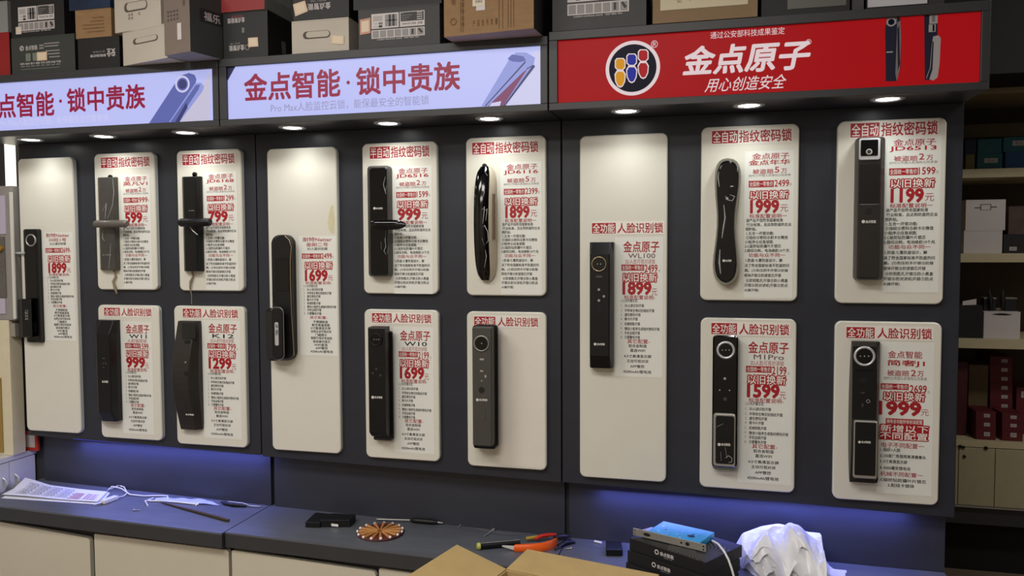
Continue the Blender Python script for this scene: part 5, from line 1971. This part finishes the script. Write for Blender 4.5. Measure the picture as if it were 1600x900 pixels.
mb.hexa([(p.x, p.y, .002) for p in pb], [(p.x, p.y, .006) for p in pb], KRAFT2)
build(mb, 'bottom_panel', t)
def flap(p, d, L_, tip):
    """tip: outer corner above the hinge end p"""
    n_ = tip - p
    up = Vector((0, 0, TH))
    mb = MB()
    q = [p, p + d * L_, p + d * L_ + n_, p + n_]
    mb.hexa([tuple(v_) for v_ in q], [tuple(v_ + up) for v_ in q], KRAFT2)
    return build(mb, 'flap', t)
def on_ray(px, py, fn):
    best = None
    d = ray(px, py)
    for s_ in np.linspace(1.2, 3.0, 1801):
        p = Vector(CAM + d * s_)
        e = abs(fn(p))
        if best is None or e < best[0]:
            best = (e, p)
    return best[1]
tipL = on_ray(714, 853, lambda p: (p - C0).dot(Ad))
tipR = on_ray(824, 860, lambda p: (p - C0).dot(Bd))
flap(C0, Ad, LA, tipL)
flap(C0, Bd, LB, tipR)
flap(C0 + Ad * LA, Bd, LB, C0 + Ad * LA + Ad * .14 + Vector((0, 0, -.03)))
flap(C0 + Bd * LB, Ad, LA, C0 + Bd * LB + Bd * .15 + Vector((0, 0, -.02)))

# ================================================================ STOCK SHELVES AT THE RIGHT
YSF = 1.40
xs0 = PY(1500, 400, YSF)[0] - .22
xs1 = PY(1600, 400, YSF)[0] + .55
t = thing('stock_shelf', 'dim cream open shelf unit in the stockroom right of the display units', 'shelf', ((xs0 + xs1) / 2, YSF, 0))
DEP = .42
def zpx(px, py, y=YSF):
    return PY(px, py, y)[2]
SHZ = [(1560, 129, 146), (1560, 263, 277), (1555, 396, 410), (1550, 530, 545)]
shelf_top = []
for px, a, b in SHZ:
    z1, z0_ = zpx(px, a), zpx(px, b)
    shelf_top.append(z1)
    build(MB().box(xs0 + .018, xs1 - .018, YSF, YSF + DEP, z0_, z1, SHELFW), 'shelf_board', t, bevel=.001)
zct, zcb = zpx(1550, 690), zpx(1550, 700)
build(MB().box(xs0 + .018, xs1 - .018, YSF, YSF + DEP, zcb, zct, SHELFW), 'shelf_board', t, bevel=.001)
zd = zpx(1545, 793)
for a in (xs0, xs1 - .018):
    build(MB().box(a, a + .018, YSF + .002, YSF + DEP, .0, shelf_top[0], SHELFW), 'side_panel', t)
build(MB().box(xs0 + .018, xs1 - .018, YSF + DEP - .012, YSF + DEP, zd, shelf_top[0] - .002, SHELFBACK), 'back_panel', t)
xdv = PY(1554, 740, YSF)[0]
xl = PY(1497, 740, YSF)[0]
for a, b in ((xs0 + .02, xl - .002), (xl + .001, xdv - .0015), (xdv + .0015, xs1 - .02)):
    d = build(MB().box(a, b, YSF - .004, YSF + .014, zd + .006, zcb - .003, mat('cream cupboard door', (172, 162, 132), .5, var=.03)), 'door', t, bevel=.001)
    if a == xl + .001:
        for px, py, r in ((1500, 697.5, 3), (1505, 698.5, 2.5), (1540, 700, 3.2), (1506.5, 713, 2.6)):
            mb = MB()
            discpx(mb, px, py, YSF - .004, r, .006, DARKHOLE, 12)
            build(mb, 'hook', d)
build(MB().box(xs0 + .018, xs1 - .018, YSF - .006, YSF + .02, zd - .004, zd + .004, STEEL), 'door_rail', t)
build(MB().box(xs0 + .018, xs1 - .018, YSF + .012, YSF + DEP, zpx(1545, 822), zd - .005, mat('dark plinth', (52, 52, 52), .5)), 'plinth', t)
build(MB().box(xs0 + .018, xs1 - .018, YSF + .10, YSF + DEP, .0, zpx(1545, 822) - .001, mat('black plinth recess', (12, 12, 12), .8)), 'plinth', t)
# wooden rail below the top board
build(MB().box(xs0 + .018, xs1 - .018, YSF + .2, YSF + .218, zpx(1560, 214, YSF + .2), zpx(1560, 193, YSF + .2), mat('brown wooden rail', (112, 98, 70), .6, var=.08)), 'rail', t)


def sbox(name, label, l, tp, r, b, zb, D, m, group, y=YSF + .03, cat='carton', z1=None):
    x0, x1 = PY(l, (tp + b) / 2, y)[0], PY(r, (tp + b) / 2, y)[0]
    z1 = PY((l + r) / 2, tp, y)[2]
    o, fr, fs, dm = carton(name, label, cat, (x0, y, zb), (x1, y, zb), z1 - zb, D, m, m, group)
    return o, fr, z1


def clabel(o, fr, u0, v0, u1, v1, s='金点'):
    mb = MB()
    quad(mb, fr, u0, v0, u1, v1, mat('dull white label', (176, 172, 168), .5), .0004)
    put(mb, s, fr, u0 + (u1 - u0) * .2, v0 + (v1 - v0) * .2, u1 - (u1 - u0) * .2, v1 - (v1 - v0) * .2, GREYINK, 0, .0006)
    build(mb, 'paper_label', o, local=True)


G1 = 'teal and blue cartons on the upper shelf'
o, fr, z1 = sbox('carton', 'lower teal carton with a white label on the upper shelf', 1527, 240, 1566, 262, shelf_top[1] + .0005, .2, TEAL, G1)
clabel(o, fr, .28, .3, .82, .6)
sbox('carton', 'plain teal carton on the labelled lower one, upper shelf', 1528, 217, 1565, 240, z1 + .0005, .2, TEAL, G1)
o, fr, z1 = sbox('carton', 'lower blue carton on the upper shelf at the right edge', 1571, 237, 1612, 262, shelf_top[1] + .0005, .2, BLUECART, G1)
o, fr, z1 = sbox('carton', 'teal carton with a white label on the blue one at the right edge', 1568, 214, 1614, 237, z1 + .0005, .2, TEAL, G1)
clabel(o, fr, .3, .25, .75, .6)
o, fr, z1 = sbox('carton', 'small yellowish box next to the teal cartons on the upper shelf', 1509, 241, 1523, 262, shelf_top[1] + .0005, .15, mat('dull yellow carton', (120, 112, 72), .6, var=.1), G1)
sbox('carton', 'dark blue box standing on the yellowish box on the upper shelf', 1508, 217, 1525, 241, z1 + .0005, .15, mat('dark blue carton', (26, 36, 62), .5, var=.1), G1)

G2 = 'white cartons on the stock shelves'
SW = mat('white stock carton', (206, 198, 196), .6, var=.02)
o, fr, z1 = sbox('carton', 'plain white carton under the one with a tab lid on the stock shelf', 1506, 360, 1566, 396, shelf_top[2] + .0005, .26, SW, G2)
o, fr, z1b = sbox('carton', 'white carton with a tab lid stacked on the plain white one', 1509, 312, 1571, 359, z1 + .0005, .26, SW, G2)
mb = MB()
quad(mb, fr, .36, .14, .64, .34, mat('tab fold line', (120, 114, 112), .7), .0002)
quad(mb, fr, .39, .17, .61, .33, SW, .0005)
bars(mb, fr, [(.22, .25, .37, .275), (.63, .23, .78, .255)], DARKHOLE)
build(mb, 'tab', o, local=True)
o, fr, z1 = sbox('carton', 'black carton with a small white label beside the plain white carton', 1568, 366, 1640, 396, shelf_top[2] + .0005, .22, BOXBLACK, G2)
clabel(o, fr, .13, .66, .29, .86)
sbox('carton', 'dim brown carton stacked on the black one at the right edge', 1576, 322, 1640, 366, z1 + .0005, .2, mat('dim brown carton', (78, 60, 54), .6, var=.2), G2)
o, fr, z1 = sbox('carton', 'black carton with white label on the stock shelf next to the display unit', 1498, 477, 1535, 529, shelf_top[3] + .0005, .22, BOXBLACK, G2)
mb = MB()
mb.poly([fr(.14, .0, .0008), fr(.72, -.02, .0008), fr(.72, -.2, .0008), fr(.14, -.12, .0008)], LABELW)
build(mb, 'price_tag', o, local=True)
o, fr, z1 = sbox('carton', 'white carton with a dark slot and black clips on top', 1537, 487, 1594, 529, shelf_top[3] + .0005, .24, SW, G2)
mb = MB()
mb.poly([fr(.2, .10, .0005), fr(.4, .13, .0005), fr(.65, .13, .0005), fr(.78, .10, .0005), fr(.55, .06, .0005), fr(.4, .06, .0005)], DARKHOLE)
build(mb, 'handle_slot', o, local=True)
for i, (l, r, pk) in enumerate(((1536, 1556, 1549), (1569, 1588, 1566))):
    p0, p1 = PY(l, 486, YSF + .08), PY(r, 465, YSF + .08)
    t2 = thing('door_handle_set', ('left', 'right')[i] + ' one of two dark door handles on the slotted white carton', 'door handle', ((p0[0] + p1[0]) / 2, YSF + .08, z1), 'dark handles on the white carton')
    mb = MB()
    mb.box(p0[0], p1[0], YSF + .07, YSF + .12, z1 + .001, p1[2] - .006, BOXBLACK)
    build(mb, 'backplate', t2, bevel=.003)
    mb = MB().box(p0[0], p1[0], YSF + .068, YSF + .12, p1[2] - .0055, p1[2], STEEL)
    build(mb, 'top_edge', t2)
    k0, k1 = PY(pk, 484, YSF + .06), PY(pk + (-3 if i == 0 else 1), 452, YSF + .06)
    mb = MB().tube([(k0[0], YSF + .06, z1 + .006), ((k0[0] + k1[0]) / 2, YSF + .055, (z1 + k1[2]) / 2), (k1[0], YSF + .06, k1[2])], [.006, .012, .003], BOXBLACK, 8)
    build(mb, 'lever', t2)

G3 = 'maroon cartons on the lower stock shelf'
zs = zct + .0005
z = zs
rows_ = [684, 671, 657, 643]
for (l, r, cnt, top0, nm) in ((1525, 1556, 3, 643, 'left low'), (1566, 1598, 3, 646, 'right low')):
    z = zs
    for i in range(cnt):
        tp = 685 - (685 - top0) * (i + 1) / cnt
        o, fr, z1 = sbox('carton', ('lowest', 'second', 'topmost')[i] + ' maroon carton of the ' + nm + ' pile on the lower shelf', l, tp, r, tp + 13, z, .14, MAROON, G3, YSF + .03)
        clabel(o, fr, .4, .25, .7, .65)
        z = z1 + .0005
z = zs
zt0 = None
o, fr, z1 = sbox('carton', 'large maroon carton at the foot of the tall pile behind the low piles', 1545, 642, 1582, 686, z, .2, MAROON, G3, YSF + .19)
z = z1 + .0005
ords = ('first', 'second', 'third', 'fourth', 'fifth', 'sixth')
for i in range(6):
    tp = 641 - (641 - 557) * (i + 1) / 6
    o, fr, z1 = sbox('carton', ords[i] + ' maroon carton from below in the tall pile on the lower shelf', 1547, tp, 1582, tp + 14, z, .2, MAROON, G3, YSF + .19)
    clabel(o, fr, .5, .3, .78, .68)
    z = z1 + .0005
o, fr, z1 = sbox('carton', 'maroon carton with white corner at the right edge of the lower shelf', 1592, 646, 1640, 686, zs, .2, MAROON, G3, YSF + .19)
o, fr, z1 = sbox('carton', 'maroon carton stacked at the right edge of the lower shelf', 1588, 606, 1640, 645, z1 + .0005, .2, MAROON, G3, YSF + .19)
clabel(o, fr, .14, .15, .35, .4)
o, fr, z1 = sbox('carton', 'upright dark maroon carton next to the display unit on the lower shelf', 1496, 566, 1511, 686, zs, .2, mat('dark maroon carton', (72, 18, 30), .5, var=.1), G3, YSF + .10)
o, fr, z1 = sbox('carton', 'dim tan upright carton behind the left low maroon pile', 1513, 570, 1543, 686, zs, .14, mat('dim tan carton', (104, 86, 58), .6, var=.1), G3, YSF + .21)

# ================================================================ FURNITURE AT THE LEFT EDGE
XS = -2.665
t = thing('side_cabinet', 'white cabinet with curved silver handles at the left end beside the countertop', 'cabinet', (XS - .25, -.2, 0))
SIDEW = mat('white side cabinet', (206, 204, 206), .4, var=.02)
ztop = .695
build(MB().box(XS - .5, XS - .019, -.9, .09, 0, ztop - .02, SIDEW), 'carcass', t)
build(MB().box(XS - .5, XS, -.9, .098, ztop - .019, ztop, SIDEW), 'top_board', t, bevel=.001)
ydiv = PX_ = None
d = ray(15, 740)
ydiv = float((CAM + d * ((XS - CAM[0]) / d[0]))[1])
ys = [-.9, ydiv - .36, ydiv, .09]
for i in range(3):
    dd = build(MB().box(XS - .018, XS, ys[i] + .0015, ys[i + 1] - .0015, .06, ztop - .022, SIDEW), 'door', t, bevel=.001)
    if i:
        yh = ydiv + (.028 if i == 2 else -.028)
        py0 = 748 if i == 2 else 755
        dz = ray(28 if i == 2 else 6, py0)
        zh = float((CAM + dz * ((XS - CAM[0]) / dz[0]))[2])
        mb = MB().tube([(XS + .001, yh - .004, zh + .022), (XS + .012, yh, zh + .012), (XS + .014, yh + .002, zh), (XS + .010, yh + .004, zh - .014), (XS + .001, yh + .006, zh - .026)], [.004, .005, .006, .005, .004], SILVER, 10)
        build(mb, 'handle', dd)

# red picture frame on the cabinet
y_ = .06
a = rx(21, 674, 60, 704, y_)
t = thing('picture_frame', 'red wooden frame standing on the white side cabinet beside the left unit', 'frame', ((a[0] + a[1]) / 2, y_, ztop))
zb0, zb1 = ztop + .0005, a[3]
fx0, fx1 = a[0], a[1] - .005
fx1 = min(fx1, XS - .001 + .08)
REDF = mat('red lacquered wood', (158, 46, 30), .4, var=.1)
mb = MB()
w = .013
mb.box(fx0, fx1, y_, y_ + .012, zb0, zb0 + w, REDF)
mb.box(fx0, fx1, y_, y_ + .012, zb1 - w, zb1, REDF)
mb.box(fx0, fx0 + w, y_, y_ + .012, zb0 + w, zb1 - w, REDF)
mb.box(fx1 - w, fx1, y_, y_ + .012, zb0 + w, zb1 - w, REDF)
build(mb, 'frame', t, bevel=.001)
build(MB().box(fx0 + w, fx1 - w, y_ + .004, y_ + .010, zb0 + w, zb1 - w, mat('pale picture sheet', (176, 168, 164), .4)), 'picture', t)

# ivory post and grey display stand
y_ = -.02
a = rx(-30, 500, 17, 712, y_)
mb = MB().box(a[0], a[1], y_, y_ + .06, ztop + .0005, a[3], mat('ivory panel', (214, 204, 176), .5, var=.03))
o = tag(build(mb, 'ivory_panel', loc=((a[0] + a[1]) / 2, y_, ztop), bevel=.002), 'ivory upright panel on the white side cabinet at the left edge', 'panel')
b = rx(-30, 590, 3, 706, y_ - .004)
build(MB().box(b[0], b[1], y_ - .004, y_ - .0005, b[2], b[3], mat('ochre edge band', (150, 122, 60), .5)), 'edge_band', o)
zi = a[3]
y_ = -.02
c = rx(-40, 291, 21, 498, y_)
t = thing('display_stand', 'grey framed display stand with a lavender sheet at the left edge', 'display stand', ((c[0] + c[1]) / 2, y_, zi))
build(MB().box(c[0], c[1], y_, y_ + .05, zi + .0005, c[3], mat('grey display frame', (146, 142, 138), .45, var=.03)), 'body', t, bevel=.002)
b = rx(17.5, 300, 21.5, 498, y_ - .006)
build(MB().box(b[0], b[1], y_ - .006, y_ - .0005, b[2], b[3], mat('white edge trim', (214, 212, 206), .4)), 'edge_trim', t)
b = rx(-40, 306, 8, 366, y_ - .004)
build(MB().box(b[0], b[1], y_ - .004, y_ - .0005, b[2], b[3], mat('lavender sheet', (186, 176, 196), .4)), 'poster', t)
b = rx(-40, 370, 8, 465, y_ - .004)
build(MB().box(b[0], b[1], y_ - .004, y_ - .0005, b[2], b[3], mat('dark speckled metal', (96, 92, 88), .4, var=.2, scale=120)), 'metal_plate', t)
b = rx(-40, 466, 8, 490, y_ - .004)
build(MB().box(b[0], b[1], y_ - .004, y_ - .0005, b[2], b[3], mat('lavender sheet', (186, 176, 196), .4)), 'lower_sheet', t)
mb = MB()
discpx(mb, 2, 388, y_ - .0045, 4, .012, mat('brass', (196, 156, 70), .3, metal=.8), 16)
build(mb, 'knob', t)
mb = MB()
b = rx(17.8, 505, 25, 526, y_ + .01)
mb.box(b[0], b[1], y_ + .005, y_ + .04, b[2], b[3], STEEL)
tag(build(mb, 'hinge_bracket', loc=((b[0] + b[1]) / 2, y_, b[2]), bevel=.002), 'steel bracket at the corner of the ivory panel', 'bracket')
# upright white strip behind the left unit, its brightness put in as emission
b = rx(7, 214, 19, 300, .05)
t = thing('bright_strip', 'bright upright white strip in the corner left of the left unit', 'lamp', ((b[0] + b[1]) / 2, .05, b[2]))
xm = (b[0] + b[1]) / 2
build(MB().tube([(xm, .06, c[3] - .05), (xm, .06, 1.97)], (b[1] - b[0]) / 2, mat('glowing tube', (255, 246, 226), .4, emit=1.6), 14), 'tube', t)
build(MB().box(b[0] - .004, b[1] + .004, .055, .09, 1.972, 1.995, SILVER), 'top_block', t)

bpy.data.objects.remove(_fo, do_unlink=True)
